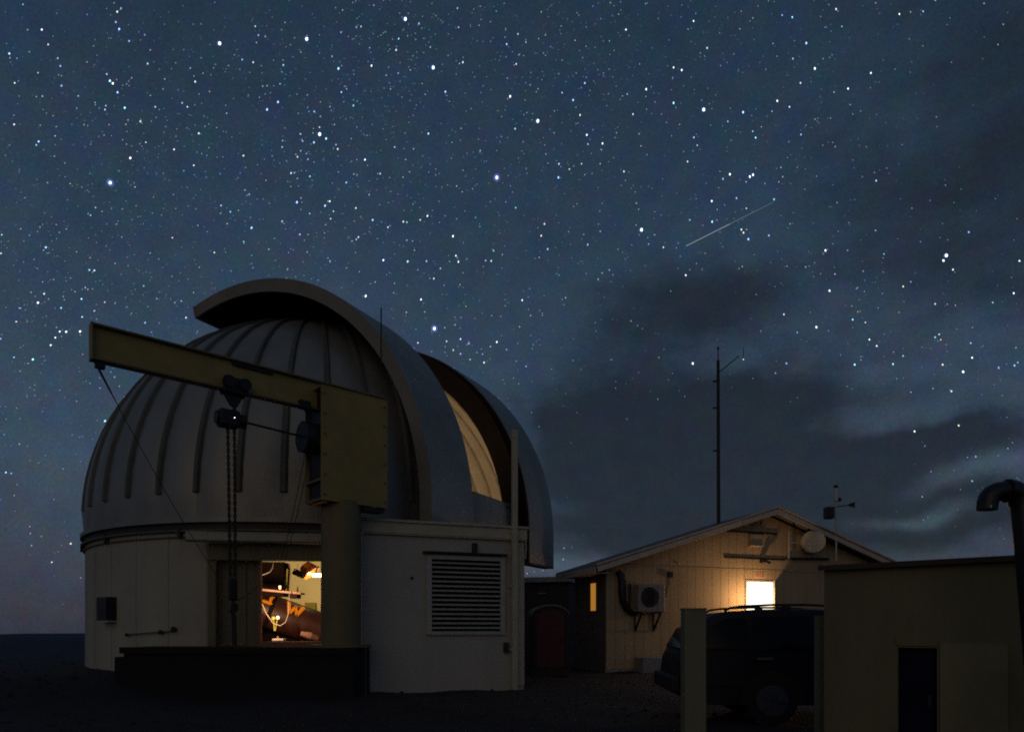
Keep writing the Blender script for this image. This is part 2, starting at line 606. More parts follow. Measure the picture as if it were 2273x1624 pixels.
# vertical joints of the wall sheets
for k in range(22):
    a = R_(-178 + k * 9.0)
    if A1 - .03 < a < A2 + .25:
        continue
    m = MB()
    m.beam(pol(RB + .006, a, .5), pol(RB + .006, a, ZW), .05, .012, up=(math.cos(a), math.sin(a), 0))
    m.build('wall_joint', 'wall_paint', bw)
def hoop(r0, r1, z0, z1, n=160):
    m = MB()
    vs, fs = [], []
    for i in range(n):
        a = 2 * math.pi * i / n
        vs += [pol(r1, a, z0), pol(r1, a, z1), pol(r0, a, z1), pol(r0, a, z0)]
    for i in range(n):
        k, k2 = i * 4, ((i + 1) % n) * 4
        for j in range(4):
            fs.append((k + j, k + (j + 1) % 4, k2 + (j + 1) % 4, k2 + j))
    return m.add(vs, fs)
rail = hoop(RB - .16, RB + .10, ZW, ZW + .045).build('ring_rail', 'dome_rib', obs, smooth=True)
hoop(RB - .22, RB + .015, ZW + .045, ZW + .26).build('track', 'rail_dark', rail, smooth=True)
hoop(RB - .02, RB + .05, ZW - .13, ZW - .10).build('drip_edge', 'dome_rib', rail, smooth=True)
# rail stand-off brackets under the skirt
for k in range(24):
    a = R_(-170 + k * 7.5)
    m = MB()
    ax = (Vector((math.cos(a), math.sin(a), 0)), Vector((-math.sin(a), math.cos(a), 0)), Z)
    if k % 3 == 0:
        m.box(pol(RB + .06, a, ZW - .03), (.10, .07, .22), ax)
        m.build('rail_bracket', 'rail_dark', rail)
# dome shell: skirt band plus forty gores and their standing ribs
ZS = ZW + .20
dome = hoop(RD - .02, RD + .07, ZS, ZS + .10).build('dome', 'dome_metal', obs, smooth=True)
NG = 40
def clip_slit(bm):
    org = ORG[dome.name]
    loc = lambda p: Vector(p) - org
    for co, no in ((C2 + V * SLIT, V), (C2 - V * SLIT, V), (C2 - U * 1.75, U), (Vector((0, 0, 5.0)), Z)):
        g = bm.verts[:] + bm.edges[:] + bm.faces[:]
        bmesh.ops.bisect_plane(bm, geom=g, plane_co=loc(co), plane_no=no, dist=1e-4)
    kill = []
    for f in bm.faces:
        c = f.calc_center_median() + org
        q = c - C2
        if abs(q.dot(V)) < SLIT and q.dot(U) > -1.75 and c.z > 5.0:
            kill.append(f)
    bmesh.ops.delete(bm, geom=kill, context='FACES')
rows = [('z', ZS + .02), ('z', Z0 - .02)] + [('p', R_(x)) for x in (3, 8, 14, 20, 26, 32, 38, 44, 50, 56, 62, 68, 74, 79, 83, 87, 89.6)]
for k in range(NG):
    a0 = 2 * math.pi * k / NG
    a1 = 2 * math.pi * (k + 1) / NG
    vs, fs = [], []
    nc = 5
    for kind, val in rows:
        for i in range(nc + 1):
            t = i / nc
            a = a0 + (a1 - a0) * t
            bulge = 0.060 * math.sin(math.pi * t)
            if kind == 'z':
                vs.append(pol(RD - .03 + bulge * (.0 if val < Z0 - .1 else .6), a, val))
            else:
                r = RD - .03 + bulge * math.cos(val)
                vs.append(pol(r * math.cos(val), a, Z0 + r * math.sin(val)))
    for j in range(len(rows) - 1):
        for i in range(nc):
            b = j * (nc + 1) + i
            fs.append((b, b + 1, b + nc + 2, b + nc + 1))
    o = MB().add(vs, fs).build('panel', 'dome_metal', dome, smooth=True)
    bm = bmesh.new()
    bm.from_mesh(o.data)
    clip_slit(bm)
    bmesh.ops.recalc_face_normals(bm, faces=bm.faces)
    bm.to_mesh(o.data)
    bm.free()
    if not len(o.data.polygons):
        bpy.data.objects.remove(o)
    # standing rib on the joint
    pts = []
    for d_ in range(2, 84, 4):
        ph = R_(d_)
        p = pol((RD + .015) * math.cos(ph), a0, Z0 + (RD + .015) * math.sin(ph))
        q = p - C2
        if abs(q.dot(V)) < SLIT + .12 and q.dot(U) > -1.9 and p.z > 4.9:
            break
        pts.append((p, ph))
    if len(pts) > 2:
        tang = Vector((-math.sin(a0), math.cos(a0), 0))
        vs, fs = [], []
        for p, ph in pts:
            nrm = Vector((math.cos(ph) * math.cos(a0), math.cos(ph) * math.sin(a0), math.sin(ph)))
            w = .10 * max(.25, math.cos(ph))
            vs += [p - tang * w - nrm * .05, p - tang * w * .45 + nrm * .04, p + tang * w * .45 + nrm * .04, p + tang * w - nrm * .05]
        n = len(pts)
        for i in range(n - 1):
            for j in range(4):
                fs.append((i * 4 + j, i * 4 + (j + 1) % 4, i * 4 + 4 + (j + 1) % 4, i * 4 + 4 + j))
        fs += [(0, 1, 2, 3), (n * 4 - 1, n * 4 - 2, n * 4 - 3, n * 4 - 4)]
        MB().add(vs, fs).build('rib', 'dome_rib', dome)
# shutters: two arched leaves rolled apart, each a skin with deep side flanges
TH1 = R_(104.5)
ths = [None, None] + [TH1 * i / 44 for i in range(45)]
def arc_pt(r, th, v, zb):
    if th is None:
        return C2 + U * r + V * v + Z * zb
    return C2 + U * (r * math.cos(th)) + V * v + Z * (Z0 + r * math.sin(th))
def arc_band(r0, r1, v0, v1, zb):
    vs, fs = [], []
    zz = [zb, (zb + Z0) / 2]
    n = len(ths)
    for i, th in enumerate(ths):
        zq = zz[i] if th is None else 0
        vs += [arc_pt(r1, th, v0, zq), arc_pt(r1, th, v1, zq), arc_pt(r0, th, v1, zq), arc_pt(r0, th, v0, zq)]
    for i in range(n - 1):
        for j in range(4):
            fs.append((i * 4 + j, i * 4 + (j + 1) % 4, i * 4 + 4 + (j + 1) % 4, i * 4 + 4 + j))
    fs += [(0, 1, 2, 3), (n * 4 - 1, n * 4 - 2, n * 4 - 3, n * 4 - 4)]
    return MB().add(vs, fs)
ZB = Z0 - .90
for va, vb, lab in ((-3.23, -1.41, 'near shutter leaf with a pale edge and a dark hollow underside'),
                    (1.776, 3.45, 'far shutter leaf with a brown edge beside the open slit')):
    sh = arc_band(RS - .03, RS, va, vb, ZB).build('shutter', 'shutter_metal', obs, smooth=True, label=lab)
    out, inn = (va, vb) if va < 0 else (vb, va)
    s = 1 if va < 0 else -1
    arc_band(RS - .34, RS - .034, min(out, out + s * .05), max(out, out + s * .05), ZB).build('flange', 'shutter_edge', sh, smooth=True)
    e0, e1 = sorted((inn, inn - s * .05))
    arc_band(RS - .34, RS - .034, e0, e1, ZB).build('flange', 'shutter_edge' if va < 0 else 'shutter_shade', sh, smooth=True)  # slit-side flange of the far leaf coloured dark as if shaded
    arc_band(RS - .06, RS - .034, va + .055, vb - .055, ZB + .02).build('shade_lining', 'shutter_shade', sh, smooth=True)  # dark sheet added in place of shade in the hollow
    # cross frames under the skin
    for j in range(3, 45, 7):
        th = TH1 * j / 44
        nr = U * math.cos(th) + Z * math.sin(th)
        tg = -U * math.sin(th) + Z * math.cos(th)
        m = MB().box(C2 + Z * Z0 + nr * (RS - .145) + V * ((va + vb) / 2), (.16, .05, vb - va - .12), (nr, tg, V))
        m.build('cross_frame', 'shutter_shade', sh)
    nr = U * math.cos(TH1) + Z * math.sin(TH1)
    tg = -U * math.sin(TH1) + Z * math.cos(TH1)
    MB().box(C2 + Z * Z0 + nr * (RS - .17) + V * ((va + vb) / 2) + tg * .03, (.36, .06, vb - va + .02), (nr, tg, V)).build('end_plate', 'shutter_edge', sh)
    MB().box(C2 + U * (RS - .17) + V * ((va + vb) / 2) + Z * (ZB - .03), (.34, vb - va, .05), (U, V, Z)).build('foot_plate', 'rail_dark', sh)
# slit curbs, coloured near-black as if no light reaches them
for s in (-1, 1):
    a, b = sorted((s * SLIT, s * (SLIT + .07)))
    arc_band(RD - .42, RD + .16, a, b, 5.0).build('slit_curb', 'void', obs, smooth=True)
MB().box(C2 + U * (RD - .18) + Z * 4.99, (.12, SLIT * 2, .10), (U, V, Z)).build('slit_sill', 'dome_rib', obs)
# lightning rod beside the shutter
rp = P(846, 800, 15.8)
m = MB().cyl(rp - Z * .1, P(846, 683, 15.8), .016, 8)
m.build('lightning_rod', 'black_metal', obs)
# sliding door: frame, left leaf and its straight overhead track
DL, DR = pol(RB, A1, 0), pol(RB, A2, 0)
dd, dn = frame2(DL, DR)
m = MB()
m.box(DL + dn * .04 + Z * (ZF + ZD) / 2, (.16, .34, ZD - ZF), (dd, dn, Z))
m.build('door_jamb', 'door_olive', obs)
MB().box(DR + dn * .04 + Z * (ZF + ZD) / 2, (.16, .34, ZD - ZF), (dd, dn, Z)).build('door_jamb', 'door_olive', obs)
wd = (DR - DL).length
def door_pt(px):
    k = (px - CX) / F
    # intersect ray x=k*y with line DL + t*dd
    t = (k * DL.y - DL.x) / (dd.x - k * dd.y)
    return DL + dd * t
tr = MB()
ta, tb = door_pt(428), door_pt(800)
mid = (ta + tb) / 2
tlen = (tb - ta).length
tr.box(mid + dn * .46 + Z * 3.42, (tlen, .10, .15), (dd, dn, Z))
trk = tr.build('door_track', 'wall_paint', obs, bevel=.01)
MB().box(mid + dn * .50 + Z * 3.32, (tlen, .16, .035), (dd, dn, Z)).build('track_lip', 'dome_rib', trk)
MB().box(mid + dn * .40 + Z * 3.515, (tlen, .20, .03), (dd, dn, Z)).build('track_cap', 'wall_paint', trk)
# header board behind the track
MB().box((DL + DR) / 2 + dn * .24 + Z * 3.12, (wd + .1, .08, .36), (dd, dn, Z)).build('door_header', 'door_olive', obs)
dp0, dp1 = door_pt(484), door_pt(574)
leaf = MB().box((dp0 + dp1) / 2 - dn * .06 + Z * 2.02, ((dp1 - dp0).length, .06, 1.94), (dd, dn, Z)).build('door_leaf', 'door_olive', obs)
for q in (.04, .33, .66):
    pp = dp0 + (dp1 - dp0) * q
    MB().box(pp - dn * .02 + Z * 2.02, (.05, .05, 1.90), (dd, dn, Z)).build('door_batten', 'door_olive', leaf)
MB().box(dp1 - dn * .03 + dd * .02 + Z * 2.02, (.075, .16, 1.94), (dd, dn, Z)).build('door_edge', 'timber', leaf)
MB().box((dp1 + DR) / 2 - dn * .03 + Z * (ZF + .04), ((DR - dp1).length - .1, .22, .12), (dd, dn, Z)).build('door_sill', 'timber', obs)
# small square window box on the left of the base
aw = R_(-124.0)
er = Vector((math.cos(aw), math.sin(aw), 0))
et = Vector((-math.sin(aw), math.cos(aw), 0))
cwz = EYE + (YH - 1351) / F * 16.3
win = MB().box(pol(RB + .10, aw, cwz), (.20, .52, .56), (er, et, Z)).build('window_box', 'window_dark', obs)
for q, s in ((.0, (.23, .56, .04)),):
    MB().box(pol(RB + .10, aw, cwz - .30), s, (er, et, Z)).build('window_sill', 'wall_paint', win)
MB().box(pol(RB + .205, aw, cwz), (.02, .46, .50), (er, et, Z)).build('pane', 'car_glass', win)
MB().box(pol(RB + .11, aw, cwz) - et * .275, (.22, .025, .56), (er, et, Z)).build('window_trim', 'wall_paint', win)
# valve pipe low on the wall
pa, pb = R_(-117), R_(-104)
zz = EYE + (YH - 1408) / F * 15.6
pts = [pol(RB + .07, pa + (pb - pa) * i / 8, zz + .01 * i) for i in range(9)]
vp = MB().tube(pts, .014, 8).build('wall_pipe', 'rail_dark', obs)
MB().ball(pts[0], .045, 10, 6).build('valve', 'rail_dark', vp)
MB().ball(pts[6], .055, 10, 6).build('valve', 'rail_dark', vp)
MB().ball(pts[8] + Z * .05, .065, 10, 6).build('valve', 'rail_dark', vp)
# floor
MB().cyl((C2.x, C2.y, ZF - .2), (C2.x, C2.y, ZF), RB - .15, 64).build('floor', 'interior_dark', obs)

# ------------------------------------------------------------------ inside the dome
tel = thing('telescope', 'dark telescope tube lettered U and W inside the lit doorway', 'telescope', (-5.0, 19.3, ZF))
t0, t1 = P(560, 1343, 17.8), P(790, 1424, 18.8)
td = (t1 - t0).normalized()
tube = MB().cyl(t0 - td * .3, t1 + td * .2, .46, 40).build('tube', 'scope_dark', tel, smooth=True)
for q in (.16, .82):
    c = t0 + (t1 - t0) * q
    MB().cyl(c - td * .05, c + td * .05, .49, 40).build('band', 'interior_dark', tube, smooth=True)
view = (Vector((0, 0, EYE)) - (t0 + t1) / 2).normalized()
side = (view - td * view.dot(td)).normalized()
upv = td.cross(side)
if upv.z < 0:
    upv = -upv
def letter(polys, c, w, h, name):
    o = c - td * (w / 2) - upv * (h / 2)
    m = MB()
    for pl in polys:
        m.prism([(x * w, y * h) for x, y in pl], o, td, upv, side, .012)
    return m
Wp = [[(0, 1), (.20, 1), (.36, .38), (.27, 0), (.22, 0)], [(.27, 0), (.36, .38), (.46, .78), (.55, .78), (.40, 0)], [(.46, .78), (.55, .78), (.74, .36), (.66, 0)],
      [(.62, 0), (.66, .2), (.80, 1), (1, 1), (.78, 0)]]
Wp = [[(0, 1), (.2, 1), (.40, 0), (.22, 0)], [(.24, 0), (.40, 0), (.58, .82), (.44, .82)], [(.44, .82), (.58, .82), (.78, 0), (.62, 0)], [(.62, 0), (.78, 0), (1, 1), (.8, 1)]]
Up = [[(0, 1), (.27, 1), (.27, .27), (.13, .0), (0, .13)], [(.13, 0), (.27, .27), (.73, .27), (.87, 0)], [(.73, .27), (.87, 0), (1, .13), (1, 1), (.73, 1)]]
def on_tube(px, py, lift):
    # point on the tube surface seen at a photo coordinate
    dv = Vector(((px - CX) / F, 1, (YH - py) / F))
    o = Vector((0, 0, EYE)) - t0
    dvp = dv - td * dv.dot(td)
    op = o - td * o.dot(td)
    a, b, c = dvp.dot(dvp), 2 * dvp.dot(op), op.dot(op) - lift * lift
    disc = b * b - 4 * a * c
    if disc < 0:
        return None
    s = (-b - math.sqrt(disc)) / (2 * a)
    return Vector((0, 0, EYE)) + dv * s
for polys, cen, w, h in ((Wp, (654, 1352), .50, .34), (Up, (590, 1327), .40, .32)):
    c = on_tube(cen[0], cen[1], .47)
    if c is None:
        c = (t0 + t1) / 2
    ax = t0 + td * (c - t0).dot(td)
    side = (c - ax).normalized()
    upv = td.cross(side)
    if upv.z < 0:
        upv = -upv
    letter(polys, ax + side * .468, w, h, 'l').build('letter', 'letter_orange', tel)
# mount, counterweight arm and mirror cell
MB().box(P(612, 1398, 18.6), (1.35, .5, .92)).build('console', 'interior_dark', tel, bevel=.03)
MB().box(P(700, 1412, 18.4), (.70, .5, .36)).build('mirror_cell', 'scope_dark', tel, bevel=.04)
MB().cyl((-5.0, 19.9, ZF), (-5.0, 19.9, ZF + .55), .55, 24, .42).build('pier', 'interior_dark', tel, smooth=True)
MB().box((-5.0, 19.9, ZF + .85), (1.1, .7, .6)).build('fork', 'interior_dark', tel, bevel=.04)
MB().tube([P(668, 1405, 16.9), P(690, 1410, 17.0), P(705, 1416, 17.1)], [.06, .09, .07], 10).build('focuser', 'timber', tel)
# instrument rack, left inside the doorway
rk = thing('instrument_rack', 'dark instrument rack with a shelf and loose cables inside the doorway', 'rack', P(606, 1438, 17.0))
MB().box(P(610, 1286, 17.4), (.62, .5, .86)).build('cabinet', 'interior_dark', rk)
sa, sb = P(577, 1308, 16.6), P(672, 1317, 16.6)
MB().beam(sa, sb, .34, .045).build('shelf', 'timber', rk)
MB().box(P(655, 1322, 16.7), (.20, .3, .12)).build('drawer', 'interior_dark', rk)
MB().beam(P(660, 1300, 16.6), P(661, 1316, 16.6), .03, .03, up=(0, 1, 0)).build('bracket', 'timber', rk)
MB().box(P(622, 1303, 16.5), (.055, .05, .085)).build('box', 'paper_white', rk)
MB().beam(P(638, 1262, 17.0), P(636, 1312, 17.0), .03, .03, up=(0, 1, 0)).build('upright', 'green_paint', rk)
def sag(a, b, drop, n=14):
    return [a.lerp(b, i / n) - Z * (drop * 4 * (i / n) * (1 - i / n)) for i in range(n + 1)]
cb = MB().tube([P(641, 1252, 16.4), P(645, 1262, 16.4), P(643, 1300, 16.4), P(642, 1330, 16.35), P(640, 1362, 16.3), P(634, 1380, 16.3), P(622, 1388, 16.3), P(606, 1382, 16.3), P(592, 1362, 16.3), P(580, 1335, 16.3)], .009, 6)
tag(cb.build('cable', 'cable_pale', None, smooth=True), 'thin pale cable looping across the lit doorway below the letter U', 'cable')
cb = MB().tube([P(607, 1250, 16.3), P(605, 1260, 16.3), P(600, 1268, 16.3), P(590, 1273, 16.3), P(579, 1276, 16.3)], .012, 6)
tag(cb.build('cable', 'cable_pale', None, smooth=True), 'short pale cable at the upper left corner of the lit doorway', 'cable')
cb = MB().tube([P(640, 1250, 16.5), P(645, 1262, 16.5), P(654, 1266, 16.5), P(660, 1260, 16.5), P(661, 1250, 16.5)], .008, 6)
tag(cb.build('cable', 'cable_pale', None, smooth=True), 'small slack loop of pale cable at the top middle of the doorway', 'cable')
ck = thing('clock_bob', 'pale round gauge with two hanging rods inside the doorway', 'gauge', P(612, 1400, 16.5))
MB().ball(P(607, 1372, 16.5), .055, 12, 8, (1, .5, 1)).build('gauge_face', 'green_paint', ck, smooth=True)
MB().ball(P(617, 1370, 16.45), .045, 12, 8, (1, .6, 1)).build('gauge_knob', 'paper_white', ck, smooth=True)
for a, b in (((608, 1376), (609, 1399)), ((615, 1376), (611, 1399))):
    MB().cyl(P(a[0], a[1], 16.48), P(b[0], b[1], 16.48), .014, 8).build('rod', 'green_paint', ck)
pn = thing('paper_tray', 'small white tray of papers on the doorway sill', 'tray', P(619, 1420, 15.9))
MB().box(P(620, 1418.5, 15.9), (.26, .22, .04)).build('tray', 'paper_white', pn)
MB().box(P(617, 1414, 15.9), (.03, .03, .06)).build('clip', 'sign_red', pn)
tb_ = MB().box(P(690, 1345, 26.0), (.40, .3, .28)).build('tote_box', 'green_paint', None, bevel=.02)
tag(tb_, 'yellow-green box against the cream wall behind the telescope', 'box')
lp = thing('work_lamp', 'bright work lamp with an orange shade high in the doorway', 'lamp', P(700, 1268, 18.6))
MB().cyl(P(676, 1254, 18.4), P(692, 1272, 18.4), .16, 20, .26, False).build('lamp_shade', 'orange_paint_and_light', lp, smooth=True)
MB().beam(P(707, 1256, 18.2), P(699, 1271, 18.2), .05, .05).build('lamp_arm', 'paper_white', lp)
MB().box(P(704, 1276, 18.6), (.22, .10, .09)).build('lamp_tube', 'work_glow', lp)
MB().box(P(684, 1272, 18.5), (.12, .08, .05)).build('lamp_tube', 'work_glow', lp)
MB().box(P(663, 1272, 18.0), (.26, .2, .16), (Vector((.9, 0, -.4)).normalized(), Vector((0, 1, 0)), Vector((.4, 0, .9)).normalized())).build('lamp_box', 'interior_dark', lp)
wl = bpy.data.lights.new('work_lamp_light', 'SPOT')
wl.spot_size = R_(172)
wl.spot_blend = 0.35
wl.energy = 1150
wl.color = (1.0, 0.62, 0.30)
wl.shadow_soft_size = 0.15
wlo = bpy.data.objects.new('work_lamp_light', wl)
wlo.location = P(700, 1245, 19.6)
wlo.rotation_euler = Vector((-.15, .62, .78)).to_track_quat('-Z', 'Y').to_euler()
COL.objects.link(wlo)
wlo.parent = lp
wlo.location = wlo.location - ORG[lp.name]
dli = bpy.data.lights.new('added_letter_light', 'AREA')  # unseen light added behind the door leaf to brighten the letters
dli.shape = 'RECTANGLE'
dli.size, dli.size_y = .06, .60
dli.energy = 62.0
dli.color = (1.0, 0.62, 0.32)
dlo = bpy.data.objects.new('added_letter_light', dli)
COL.objects.link(dlo)
dlo.parent = rk
dlo.location = P(568, 1352, 15.62) - ORG[rk.name]
dlo.rotation_euler = Vector((.62, .78, .06)).to_track_quat('-Z', 'Y').to_euler()
sp = MB().box(P(702, 1432, 15.9), (.13, .07, .05)).build('inspection_lamp', 'work_glow', None)
tag(sp, 'tiny glowing inspection lamp on the doorway sill', 'lamp')
# cream back partition inside, seen past the telescope
bp_ = MB().box(P(690, 1330, 26.8), (3.2, .10, 3.0)).build('partition', 'interior_cream', obs)

# ------------------------------------------------------------------ loading platform
pf = thing('loading_platform', 'low dark loading platform below the observatory doorway', 'platform', P(540, 1500, 13.6))
a, b = P(272, 1432, 13.9), P(786, 1438, 13.5)
a.z = b.z = 0
d_, n_ = frame2(a, b)
top = 1.03
m = MB().box((a + b) / 2 - n_ * .55 + Z * (top / 2 - .1), ((b - a).length, 1.05, top + .2), (d_, n_, Z))
m.build('deck', 'platform_dark', pf, bevel=.02)
MB().box((a + b) / 2 + n_ * .01 + Z * (top - .06), ((b - a).length + .06, .10, .13), (d_, n_, Z)).build('nosing', 'platform_dark', pf)
c = P(262, 1456, 13.9)
c.z = 0
MB().box(c + d_ * .02 - n_ * .5 + Z * .40, (.26, .9, .86), (d_, n_, Z)).build('step', 'platform_dark', pf)
c = P(812, 1480, 13.6)
c.z = 0
pp = MB().cyl(c - Z * .1, c + Z * 1.03, .022, 10).build('guard_post', 'rail_dark', None)
tag(pp, 'thin pale guard post at the right end of the loading platform', 'post')

# ------------------------------------------------------------------ jib crane
mastp = P(757, 1400, 14.05)
mastp.z = 0
cr_ = thing('jib_crane', 'yellow jib crane with a long beam reaching past the dome', 'crane', (mastp.x, mastp.y, top))
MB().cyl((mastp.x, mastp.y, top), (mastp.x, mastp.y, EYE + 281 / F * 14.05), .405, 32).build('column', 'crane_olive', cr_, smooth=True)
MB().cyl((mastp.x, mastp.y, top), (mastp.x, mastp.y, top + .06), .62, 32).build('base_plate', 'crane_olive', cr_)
tip = P(200, 755, 11.1)
rt = P(690, 872, 13.62)
bd = Vector((rt.x - tip.x, rt.y - tip.y, 0)).normalized()
bn = Vector((bd.y, -bd.x, 0))          # side facing the camera
zt = EYE + 679 / F * 11.1
hb = 82 / F * 11.1
endp = Vector((tip.x, tip.y, 0)) + bd * (((rt - tip).length) + 1.62)
tip0 = Vector((tip.x, tip.y, 0))
beam = MB().box((tip0 + endp) / 2 + Z * (zt - hb / 2), ((endp - tip0).length, .03, hb - .04), (bd, bn, Z)).build('beam', 'crane_yellow', cr_)
for zq in (zt - .02, zt - hb + .02):
    MB().box((tip0 + endp) / 2 + Z * zq, ((endp - tip0).length, .20, .035), (bd, bn, Z)).build('beam_flange', 'crane_olive', beam, bevel=.006)
MB().box(tip0 + bd * .01 + Z * (zt - hb / 2), (.025, .20, hb), (bd, bn, Z)).build('beam_end', 'crane_yellow', beam)
MB().box(tip0 + bd * .14 - Z * .05 + Z * (zt - hb), (.14, .12, .10), (bd, bn, Z)).build('end_stop', 'black_metal', beam)
def beam_at(px):
    k = (px - CX) / F
    t = (k * tip0.y - tip0.x) / (bd.x - k * bd.y)
    return tip0 + bd * t
# welded repair plate on the upper flange
q0, q1 = beam_at(515), beam_at(603)
MB().box((q0 + q1) / 2 + bn * .03 + Z * (zt - .075), ((q1 - q0).length, .06, .07), (bd, bn, Z)).build('cover_strip', 'black_metal', beam)
# swivel head: tall box round the mast, open towards the beam
h0, h1 = beam_at(695), beam_at(840)
hl_ = (h1 - h0).length
hz0, hz1 = EYE + (YH - 1116) / F * 13.75, zt - hb * .35
hc = (h0 + h1) / 2
MB().box(hc + bn * .36 + Z * (hz0 + hz1) / 2, (hl_, .03, hz1 - hz0), (bd, bn, Z)).build('head_plate', 'crane_yellow', cr_)
MB().box(hc - bn * .36 + Z * (hz0 + hz1) / 2, (hl_, .03, hz1 - hz0), (bd, bn, Z)).build('head_plate', 'crane_yellow', cr_)
MB().box(h1 - bd * .02 + Z * (hz0 + hz1) / 2, (.03, .69, hz1 - hz0), (bd, bn, Z)).build('head_back', 'crane_yellow', cr_)
MB().box(hc + Z * (hz1 + .02), (hl_, .75, .03), (bd, bn, Z)).build('head_cap', 'crane_yellow', cr_)
MB().box(h0 + bd * .09 + Z * (hz0 + hz1) / 2, (.03, .69, hz1 - hz0 - .1), (bd, bn, Z)).build('head_shade', 'black_metal', cr_)  # black sheet stands in for shade inside the open head
for zq in (hz0 + .03, hz0 + .42, hz0 + 1.18):
    MB().box(h0 + bd * .06 + Z * zq, (.12, .70, .05), (bd, bn, Z)).build('head_rung', 'crane_olive', cr_)
MB().box(h0 + bd * .10 + bn * .1 + Z * (hz0 - .03), (.10, .45, .03), (bd, bn, Z)).build('head_lit_strip', 'orange_paint_and_light', cr_)  # orange colour stands in for light on the underside of the head
MB().box(h1 - bd * .3 + bn * .2 + Z * (hz0 - .06), (.5, .30, .08), (bd, bn, Z)).build('head_roller', 'black_metal', cr_)
MB().box(h1 + bd * .05 + Z * (zt - hb * .9), (.16, .3, .40), (bd, bn, Z)).build('rear_lug', 'crane_olive', cr_)
for i in range(6):
    for q_ in (.07, hl_ - .07):
        bq = h0 + bd * q_ + bn * .375 + Z * (hz0 + .12 + i * (hz1 - hz0 - .24) / 5)
        MB().cyl(bq, bq + bn * .02, .026, 6).build('bolt', 'crane_olive', cr_)
# cable reel on the open face of the head
rc = h0 - bd * .10 + Z * (EYE + (YH - 972) / F * 13.6)
MB().cyl(rc - bd * .14, rc + bd * .20, .31, 24).build('cable_reel', 'black_metal', cr_, smooth=True)
# trolley, hoist, chains and hook
tq = beam_at(520) + Z * (zt - hb)
tro = MB().box(tq + Z * .10 + bn * .10, (.46, .05, .30), (bd, bn, Z)).build('trolley', 'black_metal', cr_, bevel=.03)
MB().box(tq + Z * .10 - bn * .10, (.46, .05, .30), (bd, bn, Z)).build('trolley_plate', 'black_metal', tro, bevel=.03)
for s in (-1, 1):
    MB().cyl(tq + bd * (s * .15) + bn * .12 + Z * .14, tq + bd * (s * .15) + bn * .19 + Z * .14, .11, 18).build('trolley_wheel', 'black_metal', tro, smooth=True)
m = MB().prism([(-.24, .02), (.20, .02), (.05, -.26), (-.06, -.26)], tq - bn * .04, bd, Z, bn, .08)
m.build('hanger', 'black_metal', tro)
MB().cyl(tq - Z * .22, tq - Z * .48, .035, 10).build('shackle', 'black_metal', tro)
hq = P(513, 931, tq.y)
ho = MB().box(hq - bd * .05, (.38, .26, .33), (bd, bn, Z)).build('hoist', 'black_metal', cr_, bevel=.05)
MB().cyl(hq + bd * .12, hq + bd * .25, .13, 18).build('hoist_motor', 'black_metal', ho, smooth=True)
MB().cyl(hq - bd * .22, hq - bd * .28, .12, 18).build('hoist_brake', 'black_metal', ho, smooth=True)
MB().ball(hq + bn * .135 + Z * .01 + bd * .02, .007, 8, 6).build('pilot_lamp', 'pilot_glow', ho)
# link chains
def chain(a, b, name, pr):
    n = int((a - b).length / .060)
    d = (b - a).normalized()
    for k in range(1):
        m = MB()
        for i in range(n):
            c = a.lerp(b, (i + .5) / n)
            s = bd if i % 2 else bn
            loop = [c + s * (.022 * math.cos(t)) + d * (.046 * math.sin(t)) for t in [j * math.pi / 4 for j in range(9)]]
            m.tube(loop, .013, 4)
        return m.build(name, 'black_metal', pr)
hook_top = P(517, 1284, tq.y)
for off in (-.06, .06):
    a = hq + bd * off - Z * .14
    b = hook_top + bd * off * .8
    chain(a, b, 'chain', ho)
hb_ = MB().box(hook_top - Z * .20, (.16, .10, .40), (bd, bn, Z)).build('hook_block', 'black_metal', ho, bevel=.03)
hk = [hook_top - Z * .40, hook_top - Z * .46] + [hook_top - Z * .54 + bd * (.08 * math.sin(t)) + Z * (.08 * math.cos(t)) for t in [j * .5 for j in range(0, 9)]]
MB().tube(hk, .022, 8).build('hook', 'black_metal', hb_, smooth=True)
tl = MB().tube([hook_top - Z * .46, hook_top - Z * .8 + bd * .02, P(521, 1431, tq.y)], .045, 8).build('sling', 'black_metal', cr_)
MB().tube(sag(hook_top - Z * .42, P(572, 1300, 14.6), .05), .012, 6).build('tag_line', 'rope', cr_)
MB().tube(sag(hq + bd * .28, rc - bd * .05, .0), .022, 8).build('festoon_pipe', 'black_metal', cr_)
# second small trolley with its power loop
sq = beam_at(672) + Z * (zt - hb)
sm = MB().box(sq + Z * .04 + bn * .08, (.22, .14, .17), (bd, bn, Z)).build('cable_trolley', 'black_metal', cr_, bevel=.02)
MB().box(sq + bd * .14 - Z * .02 + bn * .08, (.20, .04, .03), (bd, bn, Z)).build('tow_arm', 'black_metal', sm)
MB().tube([sq + bn * .08 - Z * .06, sq + bn * .08 + bd * .10 - Z * .16, sq + bn * .08 + bd * .15 - Z * .35, rc + Z * .28], .016, 6).build('power_cable', 'black_metal', sm)
MB().tube([sq + bn * .06 - bd * .12, P(640, 882, sq.y - .1), P(610, 878, sq.y - .2)], .014, 6).build('power_cable', 'black_metal', sm)
for pa_, pb_ in (((678, 1002), (626, 1238)), ((683, 1030), (634, 1240))):
    MB().tube(sag(P(pa_[0], pa_[1], 13.55), P(pb_[0], pb_[1], 14.5), .10), .008, 6).build('pendant_cord', 'rope', cr_)
ro = MB().tube(sag(P(208, 797, 11.1), P(478, 1272, 14.75), .12, 20), [.022, .020, .016] + [.007] * 18, 6).build('tag_rope', 'rope', None)
tag(ro, 'taut dark rope running from the crane beam tip down across the dome', 'rope')

